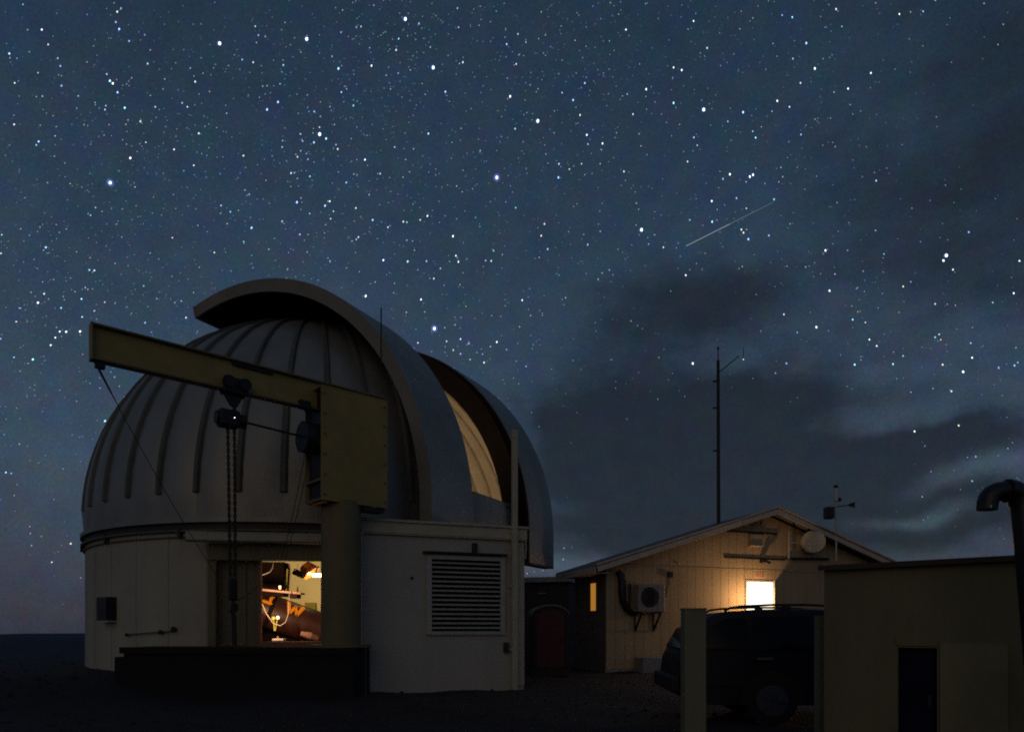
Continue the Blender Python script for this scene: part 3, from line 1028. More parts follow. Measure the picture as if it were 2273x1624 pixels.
# ------------------------------------------------------------------ annex
aA, aB = P(801, 1400, 14.6), P(1163, 1400, 15.9)
aA.z = aB.z = 0
ad, an = frame2(aA, aB)
alen = (aB - aA).length
AT = EYE + (YH - 1166) / F * 14.6
anx = thing('equipment_annex', 'pale boxy annex with a large louvre joined to the dome', 'annex', (aA.x, aA.y, 0))
bk = (Vector((-.34, .94, 0)), 1.3, 3.0)
q = [aA, aB, aB + bk[0] * bk[2], aA + bk[0] * bk[1]]
vs = [p + Z * -.2 for p in q] + [p + Z * AT for p in q]
MB().add(vs, [(0, 1, 2, 3), (4, 5, 6, 7), (0, 1, 5, 4), (1, 2, 6, 5), (2, 3, 7, 6), (3, 0, 4, 7)]).build('wall', 'annex_paint', anx)
def an_pt(px, out=0.0):
    k = (px - CX) / F
    t = (k * aA.y - aA.x) / (ad.x - k * ad.y)
    return aA + ad * t + an * out
def an_z(px, py):
    return EYE + (YH - py) / F * an_pt(px).y
def an_box(px0, px1, py0, py1, th, name, m, parent=None, base=0.0, bevel=0.0):
    p0, p1 = an_pt(px0), an_pt(px1)
    c = (p0 + p1) / 2
    pm = (px0 + px1) / 2
    k = c.y
    z0, z1 = EYE + (YH - py1) / F * k, EYE + (YH - py0) / F * k
    return MB().box(c + an * (base + th / 2) + Z * (z0 + z1) / 2, ((p1 - p0).length, th, z1 - z0), (ad, an, Z)).build(name, m, parent or anx, bevel=bevel)
fz = AT + .12
MB().box((aA + aB) / 2 + an * .03 + Z * (AT - .02), (alen + .10, .12, .24), (ad, an, Z)).build('fascia', 'trim_paint', anx, bevel=.008)
MB().box((aA + aB) / 2 + an * .045 + Z * (AT + .13), (alen + .16, .18, .055), (ad, an, Z)).build('cap_flashing', 'trim_paint', anx, bevel=.008)
MB().box((aA + aB) / 2 + an * .05 + Z * (AT - .155), (alen + .10, .05, .025), (ad, an, Z)).build('drip_strip', 'trim_paint', anx)
rq = [p + Z * (AT + .10) for p in q]
MB().add(rq + [p + Z * .03 for p in rq], [(0, 1, 2, 3), (4, 5, 6, 7), (0, 1, 5, 4), (1, 2, 6, 5), (2, 3, 7, 6), (3, 0, 4, 7)]).build('roof', 'roofing', anx)
zc0 = .02
for s, w in ((.10, .20),):
    MB().box(aB - ad * s + an * .016 + Z * (AT / 2 - .06), (w, .030, AT - .30), (ad, an, Z)).build('corner_board', 'trim_paint', anx, bevel=.004)
# left corner trim next to the crane column
MB().box(aA + ad * .05 + an * .012 + Z * (AT / 2 - .06), (.08, .022, AT - .30), (ad, an, Z)).build('corner_board', 'annex_paint', anx)
# sheet joints
for px in (880, 1040):
    an_box(px, px + 1.5, 1420, 1524, .004, 'sheet_joint', 'trim_paint')
# louvre
lv = an_box(948, 1117, 1238, 1407, .02, 'louvre', 'void')
an_box(945, 957, 1233, 1408, .07, 'louvre_frame', 'zinc', lv)
an_box(1109, 1119, 1233, 1408, .07, 'louvre_frame', 'zinc', lv)
an_box(957.2, 1108.8, 1234, 1243, .07, 'louvre_frame', 'zinc', lv)
an_box(957.2, 1108.8, 1400, 1408, .07, 'louvre_frame', 'zinc', lv)
p0, p1 = an_pt(957.6), an_pt(1108.4)
cm = (p0 + p1) / 2
for k in range(15):
    zq = an_z(1033, 1250.5 + k * 10.15)
    tilt = R_(38)
    ay = an * math.cos(tilt) - Z * math.sin(tilt)
    aw_ = an * math.sin(tilt) + Z * math.cos(tilt)
    MB().box(cm + an * .045 + Z * zq, ((p1 - p0).length, .068, .008), (ad, ay, aw_)).build('slat', 'slat_metal', lv)
hd = an_box(938, 1122, 1227, 1231, .16, 'hood', 'black_metal', lv)
# wall lamp, switched off, above the louvre
fx = thing('wall_lamp', 'small black cylindrical wall lamp, unlit, above the louvre', 'lamp', an_pt(1051, .1) + Z * an_z(1051, 1230))
a = an_pt(1051, .09)
z1_, z0_ = an_z(1051, 1206), an_z(1051, 1228)
MB().cyl(a + Z * z0_, a + Z * z1_, .062, 20).build('housing', 'black_metal', fx, smooth=True)
MB().box(an_pt(1051, .02) + Z * (z0_ + z1_) / 2, (.07, .05, .10), (ad, an, Z)).build('bracket', 'black_metal', fx)
# tall conduit riser
cp = an_pt(1137, .16)
cd = thing('conduit_riser', 'tall pale square riser pipe standing against the annex and above its roof', 'riser', (cp.x, cp.y, 0))
MB().box(cp + Z * (EYE + (YH - 955) / F * cp.y) / 2, (.135, .10, EYE + (YH - 955) / F * cp.y), (ad, an, Z)).build('riser', 'trim_paint', cd, bevel=.012)
for py in (1180, 1300, 1440):
    MB().box(cp - an * .07 + Z * (EYE + (YH - py) / F * cp.y), (.22, .06, .05), (ad, an, Z)).build('clamp', 'zinc', cd)
jb = an_box(1117, 1127, 1425, 1447, .09, 'junction_box', 'shed_dark', None)
jb.parent = None
jb.location = jb.location + ORG[anx.name]
tag(jb, 'small dark junction box low beside the riser pipe', 'box')
kb = MB().ball(an_pt(914, .02) + Z * an_z(914, 1282), .035, 10, 8).build('wall_stub', 'black_metal', anx)
hs = MB().tube([P(1166, 1193, 15.85), P(1168, 1215, 15.85), P(1166, 1240, 15.85)], .02, 6)
hs.build('drain_spout', 'zinc', anx)
for py in (1172, 1205):
    MB().box(P(791, py, 14.5), (.12, .10, .10), (ad, an, Z)).build('cable_gland', 'black_metal', anx)

# ------------------------------------------------------------------ house with lit gable
G0 = Vector(((1345 - CX) / F * 22.0, 22.0, 0))
gd = Vector((.94, .341, 0)).normalized()
gn = Vector((gd.y, -gd.x, 0))
gb = -gn
WH = 12.98
hs_ = thing('gabled_house', 'gabled house with pale vertical siding lit beside its window', 'house', (G0.x, G0.y, 0))
def roof_z(s):
    return 5.66 - .316 * abs(s - WH / 2)
def g_s(px):
    k = (px - CX) / F
    return (k * G0.y - G0.x) / (gd.x - k * gd.y)
def g_pt(px, py, out=0.0):
    s = g_s(px)
    p = G0 + gd * s
    z = EYE + (YH - py) / F * p.y
    return p + gn * out + Z * z
DEP = 2.0
# core walls
def wall_poly(off):
    return [(0, -.2), (WH, -.2), (WH, roof_z(WH) - .16), (WH / 2, roof_z(WH / 2) - .16), (0, roof_z(0) - .16)]
core = MB().prism(wall_poly(0), G0, gd, Z, gb, .12).build('gable_wall', 'siding_groove', hs_)
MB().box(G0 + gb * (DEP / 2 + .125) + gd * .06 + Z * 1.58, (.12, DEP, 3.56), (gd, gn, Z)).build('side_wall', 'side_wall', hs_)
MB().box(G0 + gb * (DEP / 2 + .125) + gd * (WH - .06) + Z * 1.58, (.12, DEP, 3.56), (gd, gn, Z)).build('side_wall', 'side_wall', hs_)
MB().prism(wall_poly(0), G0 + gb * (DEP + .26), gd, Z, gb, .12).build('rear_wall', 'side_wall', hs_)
ws0, ws1, wz0, wz1 = g_s(1655), g_s(1714), 1.25, EYE + (YH - 1291) / F * 24.1
ztrim = 3.50
BW = .342
nb = int(WH / BW) + 1
for k in range(nb):
    s0, s1 = k * BW + .006, min((k + 1) * BW - .006, WH)
    if s1 - s0 < .05:
        continue
    segs = [(.12, ztrim - .02)]
    if s1 > ws0 - .04 and s0 < ws1 + .04:
        segs = [(.12, wz0 - .05), (wz1 + .06, ztrim - .02)]
    for z0, z1 in segs:
        MB().box(G0 + gd * (s0 + s1) / 2 + gn * .014 + Z * (z0 + z1) / 2, (s1 - s0, .026, z1 - z0), (gd, gn, Z)).build('siding_board', 'siding', core)
    za, zb_ = roof_z(s0) - .20, roof_z(s1) - .20
    lo = ztrim + .035
    if max(za, zb_) > lo + .03:
        pl = [(s0, lo), (s1, lo), (s1, max(zb_, lo + .01)), (s0, max(za, lo + .01))]
        MB().prism(pl, G0 + gn * .001, gd, Z, gn, .022).build('gable_board', 'siding', core)
MB().box(G0 + gd * WH / 2 + gn * .022 + Z * (ztrim + .008), (WH, .042, .045), (gd, gn, Z)).build('belt_trim', 'siding', core)
MB().box(G0 + gd * .05 + gn * .022 + Z * 1.72, (.12, .042, 3.45), (gd, gn, Z)).build('corner_board', 'siding', core)
MB().box(G0 + gd * WH / 2 + gn * .03 + Z * .0, (WH + .1, .06, .22), (gd, gn, Z)).build('footing', 'concrete', hs_)
# roof slabs with bargeboards
OV = .62
for sgn in (-1, 1):
    s_e = -OV if sgn < 0 else WH + OV
    s_p = WH / 2
    e = G0 + gd * s_e + Z * roof_z(s_e)
    p = G0 + gd * s_p + Z * roof_z(s_p)
    fo = gn * .52
    back = gb * (DEP + .6)
    dn_ = Z * -.09
    vs = [e + fo, p + fo, p + back, e + back]
    vs += [x + dn_ for x in vs]
    rf = MB().add(vs, [(0, 1, 2, 3), (4, 5, 6, 7), (0, 1, 5, 4), (1, 2, 6, 5), (2, 3, 7, 6), (3, 0, 4, 7)]).build('roof_slope', 'roofing', hs_)
    sl = (p - e).normalized()
    up_ = sl.cross(gn)
    if up_.z < 0:
        up_ = -up_
    mid_ = (e + p) / 2 + fo
    ln = (p - e).length
    MB().box(mid_ + gn * .022 - up_ * .12, (ln, .04, .17), (sl, gn, up_)).build('bargeboard', 'fascia', rf, bevel=.005)
    MB().box(mid_ + gn * .035 + up_ * .025, (ln + .02, .11, .055), (sl, gn, up_)).build('drip_edge', 'fascia', rf, bevel=.005)
    MB().box(e + Z * -.14 + gd * (.018 * sgn) + (fo + back) / 2, (.035, DEP + 1.1, .22), (gd, gn, Z)).build('eave_fascia', 'fascia', rf)
# soffit returns at the left eave
MB().box(G0 - gd * .3 + gb * (DEP / 2) + Z * (roof_z(-.3) - .30), (.56, DEP + .5, .03), (gd, gn, Z)).build('soffit', 'fascia', hs_)
# lit window with its sash swung out
wn = MB().box(G0 + gd * (ws0 + ws1) / 2 + gn * .018 + Z * (wz0 + wz1) / 2, (ws1 - ws0 - .02, .02, wz1 - wz0 - .02), (gd, gn, Z)).build('window', 'window_glow', hs_)
for s in (ws0 - .02, ws1 + .02):
    MB().box(G0 + gd * s + gn * .04 + Z * (wz0 + wz1) / 2, (.05, .07, wz1 - wz0 + .10), (gd, gn, Z)).build('window_frame', 'fascia', wn)
for z in (wz0 - .02, wz1 + .02):
    MB().box(G0 + gd * (ws0 + ws1) / 2 + gn * .04 + Z * z, (ws1 - ws0 - .02, .07, .05), (gd, gn, Z)).build('window_frame', 'fascia', wn)
sash_d = Vector((-.385, -.923, 0)).normalized()
hin = G0 + gd * (ws1 + .05) + gn * .08
sn = sash_d.cross(Z)
SW = 1.0
sash = MB().box(hin + sash_d * SW / 2 + Z * (wz0 + wz1) / 2, (SW - .10, .02, wz1 - wz0 - .1), (sash_d, sn, Z)).build('sash', 'siding', wn)
for q_ in (.025, SW - .025):
    MB().box(hin + sash_d * q_ + Z * (wz0 + wz1) / 2, (.05, .04, wz1 - wz0), (sash_d, sn, Z)).build('sash_stile', 'fascia', sash)
for z in (wz0 + .025, wz1 - .025):
    MB().box(hin + sash_d * SW / 2 + Z * z, (SW - .105, .04, .05), (sash_d, sn, Z)).build('sash_rail', 'fascia', sash)
# lamp added in front of the window to light the gable wall
lsx = g_s(1650)
lb = G0 + gd * lsx + gn * .85 + Z * 2.42
pl_ = thing('added_gable_lamp', 'added lamp in front of the house window, lighting the gable wall', 'lamp', lb)
MB().ball(lb + Z * .15, .055, 14, 8).build('added_bulb_glass', 'window_glow', pl_, smooth=True)
bl = bpy.data.lights.new('added_bulb', 'POINT')
bl.energy = 82
bl.color = (1.0, 0.58, 0.27)
bl.shadow_soft_size = 0.08
blo = bpy.data.objects.new('added_bulb', bl)
COL.objects.link(blo)
blo.parent = pl_
MB().tube([G0 + gd * lsx + gn * .05 + Z * (wz1 + .02), G0 + gd * lsx + gn * .55 + Z * (wz1 - .04), lb + Z * .20], .005, 6).build('bracket', 'fascia', pl_)
# plaque with red characters over the window
pq = thing('number_plaque', 'small pale plaque with red characters above the lit window', 'sign', g_pt(1685, 1276, .03))
c = g_pt(1685, 1276, .036)
MB().box(c, (.44, .015, .20), (gd, gn, Z)).build('plate', 'plaque', pq)
for k in range(3):
    cc = c + gd * (-.13 + .13 * k) + gn * .012
    m = MB()
    for (x, z, w, h) in ((-.038, 0, .022, .12), (.038, 0, .022, .12), (0, .055, .06, .022), (0, -.055, .06, .022)) + (((0, 0, .05, .02),) if k != 1 else ()):
        m.box(cc + gd * x + Z * z, (w, .008, h), (gd, gn, Z))
    m.build('character', 'sign_red', pq)
# shelf rails on the gable
for (x0, x1, py, nm) in ((1612, 1722, 1178, 'dark rail high under the gable peak'), (1607, 1740, 1236, 'long dark rail across the gable above the plaque')):
    a, b = g_pt(x0, py, .055), g_pt(x1, py, .055)
    b.z = a.z
    sr_ = thing('mount_rail', nm, 'rail', (a + b) / 2)
    MB().beam(a, b, .05, .06).build('bar', 'black_metal', sr_)
    for q_ in (.2, .8):
        p = a.lerp(b, q_)
        MB().box(p - gn * .03, (.05, .04, .05), (gd, gn, Z)).build('stand_off', 'black_metal', sr_)
a, b = g_pt(1741, 1239, .10), g_pt(1835, 1240, .10)
sr_ = thing('mount_rail', 'dark rail under the round drum antenna', 'rail', (a + b) / 2)
MB().beam(a, b, .08, .07).build('bar', 'black_metal', sr_)
MB().box(a.lerp(b, .3) - gn * .05, (.05, .09, .05), (gd, gn, Z)).build('stand_off', 'black_metal', sr_)
# junction box, camera, drum antenna
jx = thing('meter_box', 'square pale box on the gable between the two rails', 'box', g_pt(1672, 1212, .05))
MB().box(g_pt(1672, 1199, .10), (.50, .18, .40), (gd, gn, Z)).build('case', 'siding', jx, bevel=.015)
MB().box(g_pt(1672, 1212.5, .13), (.52, .26, .03), (gd, gn, Z)).build('base_tray', 'fascia', jx)
cmr = thing('security_camera', 'small dark camera hanging below the long gable rail', 'camera', g_pt(1687, 1246, .2))
MB().box(g_pt(1686, 1245, .20), (.14, .26, .14), (gd, gn, Z)).build('body', 'black_metal', cmr, bevel=.02)
MB().cyl(g_pt(1690, 1249, .33), g_pt(1691, 1250, .42), .05, 12).build('lens', 'black_metal', cmr)
MB().cyl(g_pt(1686, 1239, .12), g_pt(1686, 1244, .18), .025, 8).build('stalk', 'black_metal', cmr)
da = g_pt(1790, 1204, .30)
dr = thing('drum_antenna', 'round pale drum antenna under the right roof slope', 'antenna', da)
fd = Vector((-.22, -.97, -.05)).normalized()
MB().cyl(da - fd * .12, da + fd * .20, .405, 40).build('drum', 'dish_white', dr, smooth=True)
MB().cyl(da + fd * .195, da + fd * .215, .385, 40).build('radome', 'dish_white', dr, smooth=True)
MB().cyl(da - fd * .14, da - fd * .24, .14, 16).build('hub', 'zinc', dr)
pq0 = g_pt(1744, 1182, .16)
dpole = MB().cyl(g_pt(1744, 1240, .16), g_pt(1744, 1180, .16), .03, 10).build('pole', 'zinc', dr)
MB().beam(g_pt(1744, 1206, .16), da - fd * .2, .04, .04).build('arm', 'zinc', dr)
for px, py, lab, r in ((1489, 1275, 'small dark sensor box on the siding left of the lit window', .09),):
    so = thing('sensor_box', lab, 'sensor', g_pt(px, py + 8, .05))
    MB().box(g_pt(px - 4, py, .07), (.17, .12, .19), (gd, gn, Z)).build('case', 'black_metal', so, bevel=.015)
    MB().tube([g_pt(px - 4, py + 7, .05), g_pt(px - 6, py + 20, .04), g_pt(px - 10, py + 36, .04), g_pt(px - 12, py + 50, .04)], .012, 6).build('lead', 'black_metal', so)
so = MB().box(g_pt(1505, 1250, .05), (.07, .06, .04), (gd, gn, Z)).build('soffit_light', 'dish_white', None)
tag(so, 'tiny pale fitting on the siding above the belt trim', 'fitting')
# air conditioner on wall brackets, with its conduit
acc = g_pt(1428, 1328, .34)
ac = thing('air_conditioner', 'boxy outdoor air conditioner on brackets on the house gable', 'air conditioner', g_pt(1428, 1360, .3))
acb = MB().box(acc, (.98, .36, .90), (gd, gn, Z)).build('case', 'ac_white', ac, bevel=.02)
fc = g_pt(1424, 1326, .53)
MB().cyl(fc - gn * .01, fc + gn * .004, .33, 32).build('fan_well', 'rail_dark', acb)
for rr in (.10, .20, .31):
    ring_ = [fc + gn * .02 + gd * (rr * math.cos(t)) + Z * (rr * math.sin(t)) for t in [j * math.pi / 16 for j in range(33)]]
    MB().tube(ring_, .008, 4).build('grille_ring', 'black_metal', acb)
for k in range(3):
    t = k * math.pi / 3
    v_ = gd * math.cos(t) + Z * math.sin(t)
    MB().beam(fc + gn * .022 - v_ * .32, fc + gn * .022 + v_ * .32, .012, .012).build('grille_bar', 'black_metal', acb)
MB().box(acc + gd * .30 + gn * .184, (.012, .01, .86), (gd, gn, Z)).build('panel_seam', 'dish_white', acb)
for s in (-.34, .36):
    b0 = acc + gd * s - Z * .47
    m = MB()
    m.beam(b0 - gn * .30, b0 + gn * .18, .05, .05)
    m.beam(b0 - gn * .30 - Z * .02, b0 - gn * .30 - Z * .62, .05, .05, up=(0, 1, 0))
    m.beam(b0 + gn * .14, b0 - gn * .28 - Z * .58, .05, .05)
    m.build('wall_bracket', 'black_metal', ac)
lh = thing('line_hose', 'thick black insulated hose curving down to the air conditioner', 'hose', g_pt(1378, 1390, .1))
pts = [g_pt(x, y, .12) for x, y in ((1368, 1268), (1374, 1276), (1377, 1292), (1377, 1315), (1379, 1335), (1386, 1350), (1396, 1358), (1404, 1362))]
MB().tube(pts, [.10, .12, .13, .13, .12, .11, .10, .09], 12).build('hose', 'pipe_black', lh, smooth=True)
MB().tube([g_pt(1395, 1295, .08), g_pt(1395, 1350, .08)], .05, 8).build('spare_line', 'rail_dark', lh)
wp = MB().cyl(g_pt(1471, 1299, .09), g_pt(1471, 1356, .09), .022, 8).build('drain_pipe', 'dish_white', None)
tag(wp, 'thin pale vertical pipe right of the air conditioner', 'pipe')
cbx = g_pt(1424, 1500, .55)
cbx.z = .17
cb_ = MB().box(cbx, (.9, .6, .66), (gd, gn, Z)).build('concrete_block', 'concrete', None, bevel=.03)
tag(cb_, 'pale concrete block on the ground behind the parked car', 'block')
# amber window on the dark side wall
sw_d = gb
def s_pt(px, z, out=.0):
    k = (px - CX) / F
    t = (k * G0.y - G0.x) / (sw_d.x - k * sw_d.y)
    return G0 + sw_d * t - gd * out + Z * z
a, b = s_pt(1325, 0), s_pt(1312.5, 0)
zt_, zb2 = EYE + (YH - 1293) / F * a.y, EYE + (YH - 1354) / F * a.y
c = (a + b) / 2
aw2 = MB().box(c - gd * .012 + Z * (zt_ + zb2) / 2, (.02, (a - b).length, zt_ - zb2), (gd, gn, Z)).build('amber_window', 'amber_glow', hs_, label='narrow amber window in the dark side wall')
for sgn in (-1, 1):
    MB().box(c - gd * .02 + sw_d * (sgn * ((a - b).length / 2 + .035)) + Z * (zt_ + zb2) / 2, (.05, .06, zt_ - zb2 + .1), (gd, gn, Z)).build('window_frame', 'side_wall', aw2)
# tall radio mast and its side whip
mq = P(1596, 1150, 25.5)
mt = thing('radio_mast', 'tall thin radio mast rising behind the house roof', 'mast', (mq.x, mq.y, 3.5))
MB().cyl((mq.x, mq.y, 0), P(1594, 800, 25.5), .078, 12, .058).build('mast_tube', 'black_metal', mt)
MB().cyl(P(1594, 800, 25.5), P(1594, 768, 25.5), .02, 8).build('whip', 'black_metal', mt)
MB().beam(P(1594, 828, 25.5), P(1640, 790, 25.5), .035, .035).build('side_arm', 'black_metal', mt)
MB().cyl(P(1650, 795, 25.5), P(1650, 770, 25.5), .012, 6).build('side_whip', 'black_metal', mt)
for py in (846, 905, 1000):
    MB().box(P(1589, py, 25.5), (.22, .06, .05)).build('step_bolt', 'black_metal', mt)
MB().ball(P(1594, 773, 25.5), .05, 8, 6).build('tip_ball', 'black_metal', mt)
# weather station
wq = P(1856, 1245, 24.6)
wst = thing('weather_station', 'weather mast with a wind vane above the right roof slope', 'weather station', wq)
MB().cyl(P(1856, 1245, 24.6), P(1856, 1085, 24.6), .032, 8).build('pole', 'zinc', wst)
MB().cyl(P(1856, 1112, 24.6), P(1856, 1085, 24.6), .09, 12, .05).build('sensor_head', 'zinc', wst)
MB().ball(P(1855, 1079, 24.6), .09, 10, 6, (1, 1, .6)).build('rain_cap', 'black_metal', wst)
MB().box(P(1840, 1138, 24.6), (.30, .3, .42)).build('instrument_case', 'black_metal', wst, bevel=.03)
MB().beam(P(1843, 1126, 24.6), P(1890, 1120, 24.6), .035, .035).build('cross_arm', 'black_metal', wst)
MB().prism([(0, 0), (.26, .10), (.26, -.12), (.05, -.06)], P(1882, 1119, 24.6), Vector((1, 0, 0)), Z, Vector((0, 1, 0)), .02).build('vane', 'black_metal', wst)
MB().ball(P(1862, 1108, 24.6), .10, 10, 6, (1, 1, .8)).build('cup', 'black_metal', wst)
# flat-roofed link behind, joining the observatory
lk = thing('flat_link', 'low dark flat-roofed link between observatory annex and house', 'building', P(1190, 1440, 27.5))
la, lbk = P(1100, 1400, 27.2), P(1262, 1400, 26.2)
la.z = lbk.z = 0
ld, lnn = frame2(la, lbk)
LT = EYE + (YH - 1297) / F * 26.8
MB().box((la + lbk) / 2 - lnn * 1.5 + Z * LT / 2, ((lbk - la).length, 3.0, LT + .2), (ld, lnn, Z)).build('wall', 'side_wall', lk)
MB().box((la + lbk) / 2 - lnn * 1.42 + Z * (LT + .17), ((lbk - la).length + .2, 3.3, .20), (ld, lnn, Z)).build('roof_fascia', 'fascia', lk)
MB().box((la + lbk) / 2 + lnn * .03 + ld * .45 + Z * (LT - .35), (.35, .05, .05), (ld, lnn, Z)).build('vent_slot', 'dish_white', lk)

# ------------------------------------------------------------------ portable toilet
tp = P(1223, 1500, 20.0)
tp.z = ground_h(tp.x, tp.y)
to = thing('portable_toilet', 'dark red portable toilet with a pale arched roof beside the annex', 'toilet', tp)
txd, tyd = frame2(tp, tp + Vector((1, .10, 0)))
MB().box(tp - tyd * .6 + Z * .10, (1.14, 1.14, .20), (txd, tyd, Z)).build('skid_base', 'toilet_dark', to)
prof = [(-.54, .2), (.54, .2), (.54, 1.78)] + [(.54 * math.cos(t), 1.78 + .27 * math.sin(t)) for t in [math.pi * j / 14 for j in range(1, 14)]] + [(-.54, 1.78)]
MB().prism(prof, tp - tyd * 1.12, txd, Z, tyd, 1.04).build('shell', 'toilet_dark', to, smooth=True)
prof2 = [(-.42, .26), (.42, .26), (.42, 1.72)] + [(.42 * math.cos(t), 1.72 + .22 * math.sin(t)) for t in [math.pi * j / 14 for j in range(1, 14)]] + [(-.42, 1.72)]
dr_ = MB().prism(prof2, tp - tyd * .078, txd, Z, tyd, .05).build('door', 'toilet_maroon', to, smooth=True)
MB().box(tp + txd * .34 + tyd * .0 + Z * 1.05, (.05, .06, .12), (txd, tyd, Z)).build('latch', 'toilet_dark', dr_)
for z in (.5, .85, 1.2, 1.55):
    MB().box(tp - tyd * .022 + Z * z, (.66, .012, .03), (txd, tyd, Z)).build('door_rib', 'toilet_maroon', dr_)
for s in (-1, 1):
    MB().box(tp + txd * (s * .47) - tyd * .06 + Z * 1.0, (.05, .06, 1.55), (txd, tyd, Z)).build('door_post', 'toilet_dark', to)
arc0 = [tp - tyd * .04 + txd * (.56 * math.cos(t)) + Z * (1.78 + .30 * math.sin(t)) for t in [math.pi * j / 20 for j in range(21)]]
vs, fs = [], []
for p in arc0:
    vs += [p, p - tyd * 1.12, p - tyd * 1.12 + Z * .05, p + Z * .05]
for i in range(20):
    for j in range(4):
        fs.append((i * 4 + j, i * 4 + (j + 1) % 4, i * 4 + 4 + (j + 1) % 4, i * 4 + 4 + j))
fs += [(0, 1, 2, 3), (83, 82, 81, 80)]
MB().add(vs, fs).build('arched_roof', 'toilet_roof', to, smooth=True)
MB().cyl(tp - tyd * .9 + txd * .4 + Z * 1.5, tp - tyd * .9 + txd * .4 + Z * 2.2, .05, 10).build('vent_stack', 'toilet_dark', to)

# ------------------------------------------------------------------ parked car
cx0 = P(1507, 1500, 9.9)
cdir = Vector((1, -.06, 0)).normalized()
cn = Vector((cdir.y, -cdir.x, 0))
if cn.y > 0:
    cn = -cn
co_ = Vector((cx0.x, cx0.y, 0))
car = thing('parked_car', 'dark blue sport utility vehicle with roof rails parked behind the post', 'car', co_)
HW = .93
def cp_(x, z, y):
    """car coordinates: x from the rear, z up, y from 0 (near side) to 2*HW"""
    return co_ + cdir * x + Z * z - cn * y
# section profile stations: (x, z_bottom, z_belt, z_roof)
lower = [(.0, .52), (.0, .78), (.06, .98), (.10, 1.06)]
out_ = [(0.02, .42), (0.00, .62), (.05, .95), (.11, 1.08), (.20, 1.26), (.33, 1.45), (.50, 1.60), (.74, 1.665), (1.2, 1.70), (1.9, 1.705), (2.5, 1.675),
        (2.95, 1.60), (3.35, 1.36), (3.72, 1.10), (4.2, 1.03), (4.66, .94), (4.84, .78), (4.88, .50), (4.75, .30), (.25, .30)]
vs, fs = [], []
stations = [(0.0, .94, 0), (.0, 1.0, .10), (.0, 1.0, 1.76), (.0, .94, 1.86)]
n = len(out_)
def inset(z):
    return 0.0 if z < 1.0 else (z - 1.0) * .30
for yy, k in ((0, 0), (.05, 1), (1.81, 1), (1.86, 0)):
    for x, z in out_:
        ins = inset(z)
        y = yy
        if yy < .93:
            y = yy + ins
        else:
            y = yy - ins
        sx = 2.4 + (x - 2.4) * (.988 if k == 0 else 1.0)
        sz = z - (.02 if (k == 0 and z > 1.2) else 0)
        vs.append(cp_(sx, sz, y))
for r in range(3):
    for i in range(n):
        fs.append((r * n + i, r * n + (i + 1) % n, (r + 1) * n + (i + 1) % n, (r + 1) * n + i))
fs += [tuple(reversed(range(n))), tuple(range(3 * n, 4 * n))]
body = MB().add(vs, fs).build('body', 'suv_navy', car, smooth=True)
def side_panel(pts, name, m, parent, t=.012, near=True):
    # polygon on the near flank following its lean
    vs = []
    for lift in (0.0, t):
        for x, z in pts:
            vs.append(cp_(x, z, inset(z) - .004 - lift))
    k = len(pts)
    fs = [tuple(reversed(range(k))), tuple(range(k, 2 * k))] + [(i, (i + 1) % k, k + (i + 1) % k, k + i) for i in range(k)]
    return MB().add(vs, fs).build(name, m, parent)
side_panel([(.36, 1.12), (1.02, 1.12), (1.02, 1.56), (.72, 1.56), (.52, 1.45)], 'side_window', 'car_glass', body)
side_panel([(1.10, 1.10), (1.92, 1.10), (1.92, 1.60), (1.10, 1.58)], 'side_window', 'car_glass', body)
side_panel([(2.00, 1.10), (3.06, 1.10), (2.82, 1.50), (2.64, 1.58), (2.00, 1.60)], 'side_window', 'car_glass', body)
side_panel([(.04, .58), (.98, .58), (.98, .66), (.04, .66)], 'flank_moulding', 'suv_trim', body, .02)
side_panel([(1.92, .56), (3.6, .56), (3.6, .66), (1.92, .66)], 'flank_moulding', 'suv_trim', body, .02)
for x in (1.06, 1.96, 3.02):
    side_panel([(x, .40), (x + .012, .40), (x + .012, 1.08), (x, 1.08)], 'door_gap', 'suv_trim', body, .003)
side_panel([(1.12, .955), (1.34, .955), (1.34, .995), (1.12, .995)], 'door_handle', 'chrome', body, .03)
side_panel([(2.06, .955), (2.28, .955), (2.28, .995), (2.06, .995)], 'door_handle', 'chrome', body, .03)
side_panel([(.06, .80), (.16, .80), (.24, 1.20), (.14, 1.08)], 'tail_lamp', 'lens_red', body, .02)
vs = [cp_(-.015, z, y) for z, y in ((.0, .3), (.0, 1.5))]
MB().box(cp_(-.02, .58, .93), (.16, 1.74, .24), (cdir, cn, Z)).build('rear_bumper', 'suv_trim', car, bevel=.04)
MB().box(cp_(4.84, .55, .93), (.14, 1.7, .26), (cdir, cn, Z)).build('front_bumper', 'suv_trim', car, bevel=.04)
g0, g1 = cp_(.30, 1.44, .93), cp_(.10, 1.10, .93)
gv = (g0 - g1)
MB().box((g0 + g1) / 2 - cdir * .03, (.012, 1.34, gv.length * .9), (gv.normalized().cross(cn), cn, gv.normalized())).build('rear_window', 'car_glass', body)
MB().box(cp_(3.2, 1.44, .93) + Z * .03, (.62, 1.42, .012), ((cp_(3.35, 1.36, 0) - cp_(2.95, 1.60, 0)).normalized(), cn, Z)).build('windscreen', 'car_glass', body)
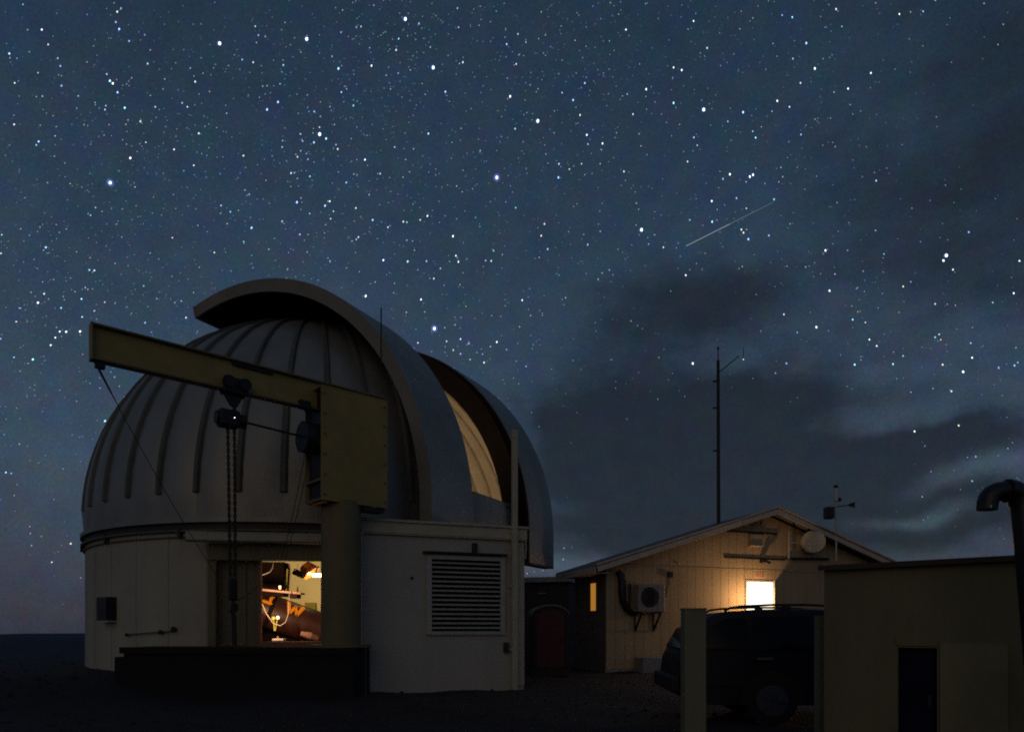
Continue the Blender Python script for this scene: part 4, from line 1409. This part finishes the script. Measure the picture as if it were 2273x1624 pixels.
for x in (1.34, 3.95):
    for y in (.10, 1.76):
        c = cp_(x, .36, y)
        s = 1 if y < .9 else -1
        wl_ = MB().cyl(c - cn * (.11), c + cn * (.11), .36, 32).build('wheel', 'tyre', car, smooth=True)
        MB().cyl(c + cn * (s * .095), c + cn * (s * .125), .24, 24, .22).build('rim', 'alloy', wl_, smooth=True)
        for k in range(5):
            t = k * 2 * math.pi / 5
            v_ = cdir * math.cos(t) + Z * math.sin(t)
            MB().beam(c + cn * (s * .13) + v_ * .04, c + cn * (s * .13) + v_ * .22, .03, .06, up=cdir).build('spoke', 'alloy', wl_)
    arch = [(x - .46, .30)] + [(x + .46 * math.cos(t), .36 + .44 * math.sin(t)) for t in [math.pi * (1 - j / 10) for j in range(11)]] + [(x + .46, .30)]
    side_panel(arch, 'wheel_arch', 'suv_trim', body, .004)
# roof rails
for y in (.26, 1.60):
    pts = [(.72, 1.67), (.80, 1.72), (.98, 1.745), (1.4, 1.765), (1.9, 1.765), (2.3, 1.745), (2.48, 1.715), (2.56, 1.67)]
    rr_ = MB().tube([cp_(x, z, y) for x, z in pts], .018, 8).build('roof_rail', 'suv_trim', car, smooth=True)
    MB().box(cp_(1.62, 1.73, y), (.12, .04, .07), (cdir, cn, Z)).build('rail_foot', 'suv_trim', rr_)
MB().box(cp_(2.92, 1.10, -.10), (.12, .20, .15), (cdir, cn, Z)).build('wing_mirror', 'suv_navy', car, bevel=.03)

# ------------------------------------------------------------------ posts and pump shed at the right
pc = P(1544, 1400, 5.5)
pz = EYE + (YH - 1352) / F * 5.5
fp = thing('fence_post', 'thick square olive post standing in front of the parked car', 'post', (pc.x, pc.y, 0))
MB().box((pc.x, pc.y + .07, pz / 2 - .1), (48 / F * 5.5, .14, pz + .2)).build('shaft', 'post_paint', fp, bevel=.006)
MB().box((pc.x, pc.y + .07, pz + .006), (48 / F * 5.5 + .01, .15, .012)).build('cap', 'post_paint', fp)
sA, sB = P(1829, 1400, 6.7), P(2250, 1400, 5.78)
sA.z = sB.z = 0
sd, sn_ = frame2(sA, sB)
slen = (sB - sA).length + 1.0
SH = EYE + (YH - 1266) / F * 6.7
shd = thing('pump_shed', 'low olive utility shed with a navy hatch at the right edge', 'shed', (sA.x, sA.y, 0))
def sh_t(px):
    k = (px - CX) / F
    return (k * sA.y - sA.x) / (sd.x - k * sd.y)
def sh_z(px, py):
    return EYE + (YH - py) / F * (sA + sd * sh_t(px)).y
h0_, h1_ = sh_t(1993), sh_t(2080)
hzt = sh_z(2036, 1437)
# wall built round the hatch opening
sw = MB().box(sA + sd * (h0_ / 2) - sn_ * .05 + Z * (SH / 2 - .1), (h0_, .10, SH + .2), (sd, sn_, Z)).build('front_wall', 'shed_paint', shd)
MB().box(sA + sd * ((h1_ + slen) / 2) - sn_ * .05 + Z * (SH / 2 - .1), (slen - h1_, .10, SH + .2), (sd, sn_, Z)).build('wall_panel', 'shed_paint', sw)
MB().box(sA + sd * ((h0_ + h1_) / 2) - sn_ * .05 + Z * ((SH + hzt) / 2), (h1_ - h0_, .10, SH - hzt), (sd, sn_, Z)).build('wall_panel', 'shed_paint', sw)
MB().box(sA + sd * .05 - sn_ * 1.15 + Z * (SH / 2 - .1), (.10, 2.1, SH + .2), (sd, sn_, Z)).build('side_wall', 'shed_paint', shd)
MB().box(sA + sd * (slen - .05) - sn_ * 1.15 + Z * (SH / 2 - .1), (.10, 2.1, SH + .2), (sd, sn_, Z)).build('side_wall', 'shed_paint', shd)
MB().box(sA + sd * (slen / 2) - sn_ * 2.25 + Z * (SH / 2 - .1), (slen, .10, SH + .2), (sd, sn_, Z)).build('rear_wall', 'shed_paint', shd)
rf = MB().box(sA + sd * (slen / 2) - sn_ * 1.13 + Z * (SH + .03), (slen + .06, 2.36, .035), (sd, sn_, Z)).build('roof', 'shed_dark', shd)
MB().box(sA + sd * (slen / 2) + sn_ * .065 + Z * (SH + .022), (slen + .08, .02, .05), (sd, sn_, Z)).build('roof_edge', 'shed_dark', rf)
hd_ = MB().box(sA + sd * ((h0_ + h1_) / 2) - sn_ * .075 + Z * (hzt / 2), (h1_ - h0_ - .01, .04, hzt - .01), (sd, sn_, Z)).build('hatch', 'hatch_navy', shd)
MB().box(sA + sd * (h1_ - .06) - sn_ * .05 + Z * .75, (.03, .03, .10), (sd, sn_, Z)).build('hatch_pull', 'black_metal', hd_)
t2 = sh_t(2240)
dz = sh_z(2150, 1428)
MB().box(sA + sd * ((h1_ + t2) / 2 + .01) + sn_ * .012 + Z * (dz / 2), (t2 - h1_ - .03, .022, dz), (sd, sn_, Z)).build('cover_panel', 'panel_paint', shd, bevel=.003)
MB().box(sA + sd * ((h0_ + h1_) / 2 - .005) + sn_ * .008 + Z * (hzt + .055), (h1_ - h0_ + .02, .014, .07), (sd, sn_, Z)).build('hatch_header', 'shed_paint', shd)
q2 = P(1820.5, 1400, 7.05)
z2 = EYE + (YH - 1366) / F * 7.05
p2 = MB().box((q2.x, q2.y, z2 / 2 - .1), (.085, .10, z2 + .2)).build('gate_post', 'post_paint', None, bevel=.005)
tag(p2, 'slim olive post tight against the left corner of the shed', 'post')
# black vent pipe with a gooseneck
vp_ = thing('vent_pipe', 'black gooseneck vent pipe rising at the right edge of the frame', 'pipe', P(2290, 1600, 5.3))
pts = [P(2298, 1640, 5.3), P(2290, 1400, 5.3), P(2272, 1240, 5.3), P(2263, 1150, 5.3), P(2259, 1112, 5.3), P(2254, 1098, 5.3), P(2244, 1089, 5.3)]
pts = [P(2312, 1640, 5.3), P(2296, 1440, 5.3), P(2281, 1260, 5.3), P(2268, 1120, 5.3)]
vp0 = MB().tube(pts, .076, 20).build('riser', 'pipe_black', vp_, smooth=True)
e = [P(2267, 1118, 5.3), P(2264, 1104, 5.3), P(2258, 1095, 5.3), P(2249, 1090, 5.3), P(2238, 1089, 5.3)]
MB().tube(e, .086, 20).build('elbow', 'pipe_black', vp_, smooth=True)
e = [P(2241, 1089.5, 5.3), P(2226, 1089, 5.3), P(2214, 1091, 5.3), P(2203, 1096, 5.3), P(2195, 1105, 5.3), P(2192, 1116, 5.3)]
MB().tube(e, .074, 20).build('elbow', 'pipe_black', vp_, smooth=True)
MB().cyl(P(2192, 1113, 5.3), P(2191, 1131, 5.3), .072, 20).build('outlet', 'pipe_black', vp_, smooth=True)
MB().cyl(P(2241, 1089, 5.3), P(2234, 1089, 5.3), .092, 20).build('collar', 'pipe_black', vp_, smooth=True)
MB().box(P(2199, 1123, 5.22), (.012, .006, .02)).build('drip', 'chrome', vp_)

# ------------------------------------------------------------------ stars
SD = 4000.0                      # far beyond everything else
TILES = [
 (0, 0, "198,40,3 360,257,2 238,258,4 1043,73,3 1010,103,3 918,75,4 983,27,4 998,192,3 1027,252,2 750,127,4 415,385,3 80,463,3 85,500,4 253,448,4 1112,355,3 1295,432,4 1272,550,3 836,477,4 498,503,3 520,570,3 750,535,4 327,628,3 920,640,3 947,698,2 972,720,2 127,716,3 158,700,4 530,740,3 1013,797,2 1477,594,4 1420,682,4 1135,673,4 365,830,3 675,828,3 165,830,4 1682,705,3 1640,588,4 2087,515,3 2182,538,3 2152,625,4 2200,228,3 2227,305,3 2210,368,4 1665,210,4 1730,208,4 1893,375,1 1075,930,2 1338,922,3 912,912,3 905,945,3 855,932,4 373,945,4 400,975,4 120,993,4 122,1073,3 347,1080,4 1615,922,3 1570,888,3 1953,978,3 1103,1035,4 1210,1047,3 1085,1073,4 940,1075,4 475,1172,3 850,1177,4 897,1165,4 333,1220,2 313,1250,3 1257,1227,3 1205,1240,4 1057,1205,4 1090,1243,4 1713,1150,3 1500,1288,3 1123,1362,2 2098,1342,3 1670,1425,3 950,1575,1 1163,1612,3 1868,1100,4 1800,1070,4 2140,820,4 485,1092,4 1427,1092,4 605,1583,4"),
 (620, 0, "455,337,1 878,10,4 1753,73,3 1305,165,1 883,233,3 923,230,3 750,280,3 1422,205,3 1763,237,3 1940,220,4 1675,295,4 1247,335,3 1225,432,3 1520,408,3 2178,382,2 315,388,4 405,450,4 565,458,4 673,487,3 250,520,4 253,562,3 728,592,2 1013,567,2 1545,583,1 1140,650,3 1243,632,3 1800,538,3 1743,525,4 1743,640,4 1673,480,4 225,724,3 113,740,4 143,800,4 753,795,2 207,880,2 113,945,2 1650,792,2 2208,832,2 890,873,4 857,910,3 655,920,4 520,962,3 463,927,4 572,1003,4 565,1097,3 567,1157,1 622,1195,2 513,1108,4 400,1155,3 247,1212,3 420,1217,3 517,1228,2 243,1268,3 707,1248,3 685,1278,4 722,1285,3 403,1300,3 452,1325,4 375,1352,3 465,1373,3 1503,1152,2 1212,1268,3 957,1377,2 1307,1375,4 1088,1497,3 1567,1457,4 320,1492,3 347,1490,3 482,1520,3 793,1575,3 860,1500,4 2093,1530,1 105,1555,4 1177,768,4 1450,722,4"),
 (1240, 0, "87,295,3 155,365,3 72,553,3 800,163,4 1018,257,2 1295,163,4 1600,183,2 460,225,4 1717,415,3 1428,583,2 1498,605,2 1833,567,4 663,717,2 677,668,4 467,800,3 562,863,2 1192,770,2 1028,812,3 988,828,4 1428,888,2 1688,945,1 2027,968,2 1078,985,3 622,992,3 258,1043,1 62,1110,3 398,1145,4 680,1163,2 690,1243,3 815,1237,2 807,1293,4 935,1145,4 1130,1155,4 1603,1185,3 1632,1253,3 1655,1287,4 1895,1047,3 1670,865,4 2110,1132,3 2135,1187,2 1548,1393,3 440,1413,3 635,1412,3 568,1430,4 530,1458,3 435,1530,2 795,1412,4 1000,1478,3 158,1453,4 1913,1502,2 1853,1542,3 2085,1523,2 2112,1507,2 2053,1567,3 2215,1580,4 1480,1073,4 1147,1258,4 1410,1172,4 153,715,4 293,688,4"),
 (1860, 0, "175,132,3 262,150,2 640,80,3 655,98,4 578,42,4 1185,123,2 1390,100,3 690,230,3 383,373,2 268,507,3 457,592,2 940,630,2 333,716,3 743,765,2 622,795,3 133,870,2 238,922,2 87,960,3 1387,397,4 1915,32,4 458,1028,4 337,1160,3 380,1080,4 633,1265,4 985,1557,2 165,1443,4 180,1523,4 970,1487,4 867,1523,4 27,1583,4 1495,2,3"),
 (0, 440, "823,235,3 960,243,4 780,302,3 1313,283,4 2110,85,3 2147,122,3 1905,218,3 1985,272,3 2055,260,4 2168,410,2 1485,495,3 1705,390,4 1957,375,4 2100,530,3 1847,623,3 15,470,3 10,530,4 395,578,2 8,630,3 293,682,4 203,705,4 770,773,3 813,777,3 735,925,3 757,940,4 1238,910,3 268,965,4 380,978,3 418,1022,4 702,1022,2 327,1055,2 527,1100,2 903,1050,3 992,1058,4 1350,1020,4 1563,1040,3 1092,1092,4 1133,1147,4 813,1125,3 708,1177,3 167,1100,3 140,1218,3 487,1267,4 515,1303,2 570,1305,2 690,1302,2 1250,1227,3 1603,1183,3 1373,1230,4 477,1355,2 437,1420,2 5,1365,3 120,1525,3 283,1543,2 385,1553,4 712,1500,4 243,1578,4"),
 (620, 440, "797,20,3 405,153,3 370,190,2 613,220,2 653,182,2 685,268,3 405,252,4 480,287,3 243,355,3 660,332,3 993,125,3 1178,98,4 878,240,3 1023,343,2 1287,357,3 1318,362,3 1433,342,3 1495,308,2 1155,405,3 1173,392,4 395,467,3 608,453,4 467,468,4 900,490,3 882,510,3 845,525,4 1317,517,3 1367,523,4 1715,482,2 1595,183,4 2170,188,4 127,595,3 185,693,4 657,703,4 290,768,4 1115,688,2 1325,700,2 1487,697,3 1740,650,2 1762,703,2 1832,680,4 1607,760,3 1997,692,3 2045,695,3 2065,607,3 1550,847,3 1515,845,4 1212,887,4 1045,877,4 963,997,2 1440,1027,2 1463,1060,4 1313,1138,3 1555,1277,1 1903,1190,4 1733,1245,4 1780,1368,3 1660,1387,3 1852,1405,3 2093,1393,2 2038,1432,3 1413,1400,3 1718,1462,3 1780,1495,3 1970,1497,3 1960,1453,4 1863,1543,3 1983,1570,2 1532,1475,4 1648,1433,4 1645,1482,4 1920,1483,4 797,755,4 908,788,4"),
 (1240, 440, "67,237,3 315,377,3 287,478,3 567,227,4 653,467,4 688,555,3 343,593,3 270,665,4 232,673,4 948,595,4 1107,198,4 1152,427,1 1132,472,4 1213,550,3 1340,578,3 1757,180,2 1867,213,4 1970,155,3 2055,243,3 1567,342,3 1760,358,2 2012,425,3 2030,452,3 2057,425,4 2072,508,2 2247,477,3 1625,718,4 1533,818,2 2020,743,4 875,773,3 675,805,4 777,853,3 123,1033,2 497,1012,4 483,1073,4 1403,955,4 1060,1212,4 2180,1297,4 1593,1578,2 2030,1543,3 560,1552,4 895,1547,4 157,1602,3 73,1558,4 2123,640,4"),
 (1860, 440, "105,165,3 62,475,3 980,433,3 610,548,4 548,605,2 530,635,4 1052,635,3 217,740,4 377,747,4 408,740,4 630,808,3 447,830,4 583,952,2 190,1155,2 470,1265,2 783,1200,2 892,1225,3 305,1310,3 573,1297,4 927,1372,2 990,1427,2 1002,1100,4 775,1083,4 1283,875,3 1218,915,3 1783,447,3 1557,373,4 1367,530,4 1590,648,1 1565,692,2 1647,770,3 2200,332,4 2220,695,2 2170,973,2 1990,1053,3 1493,1065,3 1668,1078,4 1528,1327,3 1493,1352,3 1542,1373,3 1800,1403,3 1812,1528,2 1217,1513,3 1130,1583,2 800,1588,2 857,1520,4 853,1548,4 1558,1588,3 2190,1442,4 2205,1570,3 2177,1595,3 2108,1582,4 2040,1610,3 212,1577,3 1135,1480,4"),
]
STARS = []
for ox, oy, s in TILES:
    for tok in s.split():
        x, y, m = (int(q) for q in tok.split(','))
        STARS.append(((ox + x / 3.5297) * .9092, (oy + y / 3.5297) * .9092, m))
for x, y, m in ((2030, 957, 2), (2138, 825, 2), (2112, 868, 3), (2128, 944, 3), (2166, 1013, 3), (2158, 1067, 3), (2022, 870, 4), (2217, 817, 3), (2235, 926, 4),
                (2071, 862, 4), (233, 934, 2), (13, 1048, 2), (25, 1050, 3), (157, 1206, 3), (115, 1247, 3), (38, 1075, 4), (66, 1168, 4), (92, 1190, 4), (120, 1108, 4),
                (70, 1210, 4), (170, 890, 4), (43, 985, 4), (100, 1010, 4), (160, 965, 4), (1170, 1272, 4), (1186, 1268, 4), (1205, 1265, 4), (1250, 1241, 4), (1252, 1216, 4),
                (60, 880, 4), (14, 930, 4), (140, 1040, 4)):
    STARS.append((x, y, m))
BRIGHT = {  # label by nearest photo position
 (245, 405): 'brightest blue-white star at the far left above the crane beam tip',
 (488, 97): 'bright star near the top left, alone right of the upper left cluster',
 (681, 87): 'bright star at the top of the sky above the near shutter',
 (900, 43): 'bright star close to the top edge left of centre',
 (962, 152): 'bright star below the topmost central star, left of the middle',
 (710, 298): 'bright star at the head of a loose cluster above the dome',
 (1102, 393): 'bright softly glowing star alone in the middle of the sky',
 (1562, 243): 'bright star in the upper right above the meteor streak',
 (1194, 269): 'bright star upper middle, left of the meteor streak',
 (963, 729): 'brilliant haloed star just right of the near dome shutter',
 (1424, 510): 'bright white star just left of the meteor streak',
 (2102, 567): 'brilliant star with a small companion at the right of the sky'}
tints = {'white': (0.80, 0.90, 1.0), 'blue': (0.30, 0.52, 1.0), 'cyan': (0.32, 0.74, 1.0), 'warm': (1.0, 0.90, 0.78), 'violet': (0.42, 0.44, 1.0)}
for tn, tcx in tints.items():
    for lv, st_ in (('1', 3.0), ('2', 2.0), ('3', 1.2), ('4', 0.60), ('5', 0.32), ('6', 0.18)):
        emis('star_%s_%s' % (tn, lv), tcx, st_, False)
# translucent halo of the brightest stars
hm = bpy.data.materials.new('star_halo')
hm.use_nodes = True
ht = hm.node_tree
ht.nodes.clear()
ho_ = ht.nodes.new('ShaderNodeOutputMaterial')
hx = ht.nodes.new('ShaderNodeMixShader')
hx.inputs[0].default_value = 0.10
hA = ht.nodes.new('ShaderNodeBsdfTransparent')
hE = ht.nodes.new('ShaderNodeEmission')
hE.inputs[0].default_value = (0.22, 0.30, 1.0, 1)
hE.inputs[1].default_value = 1.3
ht.links.new(hA.outputs[0], hx.inputs[1])
ht.links.new(hE.outputs[0], hx.inputs[2])
ht.links.new(hx.outputs[0], ho_.inputs[0])
hm.cycles.emission_sampling = 'NONE'
MATS['star_halo'] = hm
PXM = SD / F
def star_shape(px, py, rpx, el=1.5, nu=8, nv=6):
    """small ellipsoid drawn out along the sky's turning"""
    c = P(px, py, SD)
    k = max(-1, min(1, (px - 1350) / 1200))
    d = Vector((-k * .8, 0, 1)).normalized()
    s = Vector((d.z, 0, -d.x))
    y = Vector((0, 1, 0))
    b = MB().ball((0, 0, 0), 1.0, nu, nv)
    b.v = [c + s * (p.x * rpx * PXM) + y * (p.y * rpx * PXM) + d * (p.z * rpx * PXM * el) for p in b.v]
    return b
rad = {1: 2.5, 2: 1.6, 3: 1.3, 4: 1.15}
faint = {}
NAMED = {}
for x, y, m in STARS:
    tn = random.choice(('white', 'blue', 'blue', 'cyan', 'white', 'warm', 'violet')) if m > 2 else random.choice(('white', 'white', 'blue', 'cyan'))
    # thin cloud dims the stars low on the right
    if m == 1:
        key = min(BRIGHT, key=lambda q: (q[0] - x) ** 2 + (q[1] - y) ** 2)
        o = star_shape(x, y, rad[1], 1.3, 12, 8).build('bright_star', 'star_white_1', None, smooth=True)
        tag(o, BRIGHT[key], 'star', 'bright stars')
        star_shape(x - 1.2, y, 4.6, 1.1, 12, 8).build('halo', 'star_halo', o, smooth=True)
        if key in ((963, 729), (1102, 393), (245, 405)):
            star_shape(x, y, 7.5, 1.0, 14, 10).build('halo', 'star_halo', o, smooth=True)
    elif m in (2, 3):
        o = star_shape(x, y, rad[m] * random.uniform(.7, 1.15)).build('star', 'star_%s_%d' % (tn, m), None)
        key = min(BRIGHT, key=lambda q: (q[0] - x) ** 2 + (q[1] - y) ** 2)
        oc = int(((math.degrees(math.atan2(key[1] - y, x - key[0])) + 360 + 22.5) % 360) // 45)
        NAMED.setdefault((m, key, oc), []).append((math.hypot(x - key[0], y - key[1]), o))
    else:
        faint.setdefault('star_%s_4' % tn, []).append((x, y, random.uniform(1.0, 1.4)))
ANCHOR = {(245, 405): 'the brightest far left star', (488, 97): 'the lone bright upper left star', (681, 87): 'the bright star high above the near shutter',
          (900, 43): 'the bright star near the top edge', (962, 152): 'the bright star under the topmost one', (710, 298): 'the bright cluster star above the dome',
          (1102, 393): 'the glowing star in mid sky', (1562, 243): 'the bright star above the meteor', (1194, 269): 'the bright star in the upper middle',
          (963, 729): 'the haloed star beside the near shutter', (1424, 510): 'the white star left of the meteor', (2102, 567): 'the brilliant star at far right'}
WAYS = ['to the right of', 'up and right from', 'above', 'up and left from', 'to the left of', 'down and left from', 'below', 'down and right from']
ORDS = 'nearest second third fourth fifth sixth seventh eighth ninth tenth eleventh twelfth thirteenth fourteenth fifteenth sixteenth seventeenth eighteenth nineteenth twentieth'.split()
for (m, key, oc), lst in NAMED.items():
    for i, (_, o) in enumerate(sorted(lst, key=lambda q: q[0])):
        tag(o, '%s %s star %s %s' % (ORDS[min(i, 19)], 'clear' if m == 2 else 'small', WAYS[oc], ANCHOR[key]), 'star', 'clear stars' if m == 2 else 'small stars')
for i in range(34000):
    az_, el_ = random.uniform(-1.15, 1.15), random.uniform(0.03, 1.25)
    x = CX + F * math.tan(az_) if abs(az_) < 1.2 else 0
    y = YH - F * math.tan(el_) / max(.2, math.cos(az_))
    cloud = 1.3 * math.exp(-((x - 1620) / 470) ** 2 - ((y - 1040) / 190) ** 2) + .8 * math.exp(-((x - 2270) / 260) ** 2 - ((y - 330) / 280) ** 2) + .8 * math.exp(-((x - 1510) / 180) ** 2 - ((y - 690) / 80) ** 2)
    low = max(0, min(1, (1330 - y) / 500))
    if random.random() < cloud * 1.3 or random.random() > .25 + .75 * low:
        continue
    # more in the milky band across the upper left
    band = math.exp(-(((x - 300) * .45 + (y - 420) * .9) / 330) ** 2)
    if random.random() > .30 + .70 * band:
        continue
    tn = random.choice(('white', 'blue', 'blue', 'violet', 'cyan', 'white'))
    lv = random.choice(('6', '6', '6', '6', '5', '5', '5', '4', '4'))
    faint.setdefault('star_%s_%s' % (tn, lv), []).append((x, y, random.uniform(.8, 1.35)))
root = None
for mn, lst in faint.items():
    m_ = MB()
    for x, y, r in lst:
        b = star_shape(x, y, r, 1.45, 4, 2)
        m_.add(b.v, b.f)
    o = m_.build('faint_stars', mn, root)
    o['kind'] = 'stuff'
    if root is None:
        root = o
        tag(o, 'dust of faint stars filling the whole night sky', 'stars')
# shooting star
ms = thing('meteor', 'thin pale meteor streak slanting through the upper right sky', 'meteor', P(1620, 498, SD))
a, b = P(1523, 546, SD), P(1716, 449, SD)
for k, (q0, q1, r, mn) in enumerate(((0, .5, .72, 'star_white_5'), (.5, .8, .6, 'star_white_6'), (.8, 1.0, .4, 'star_white_6'))):
    pts = [a.lerp(b, q0 + (q1 - q0) * i / 6) for i in range(7)]
    MB().tube(pts, r * PXM, 6).build('streak' if k == 0 else 'trail', mn, ms)
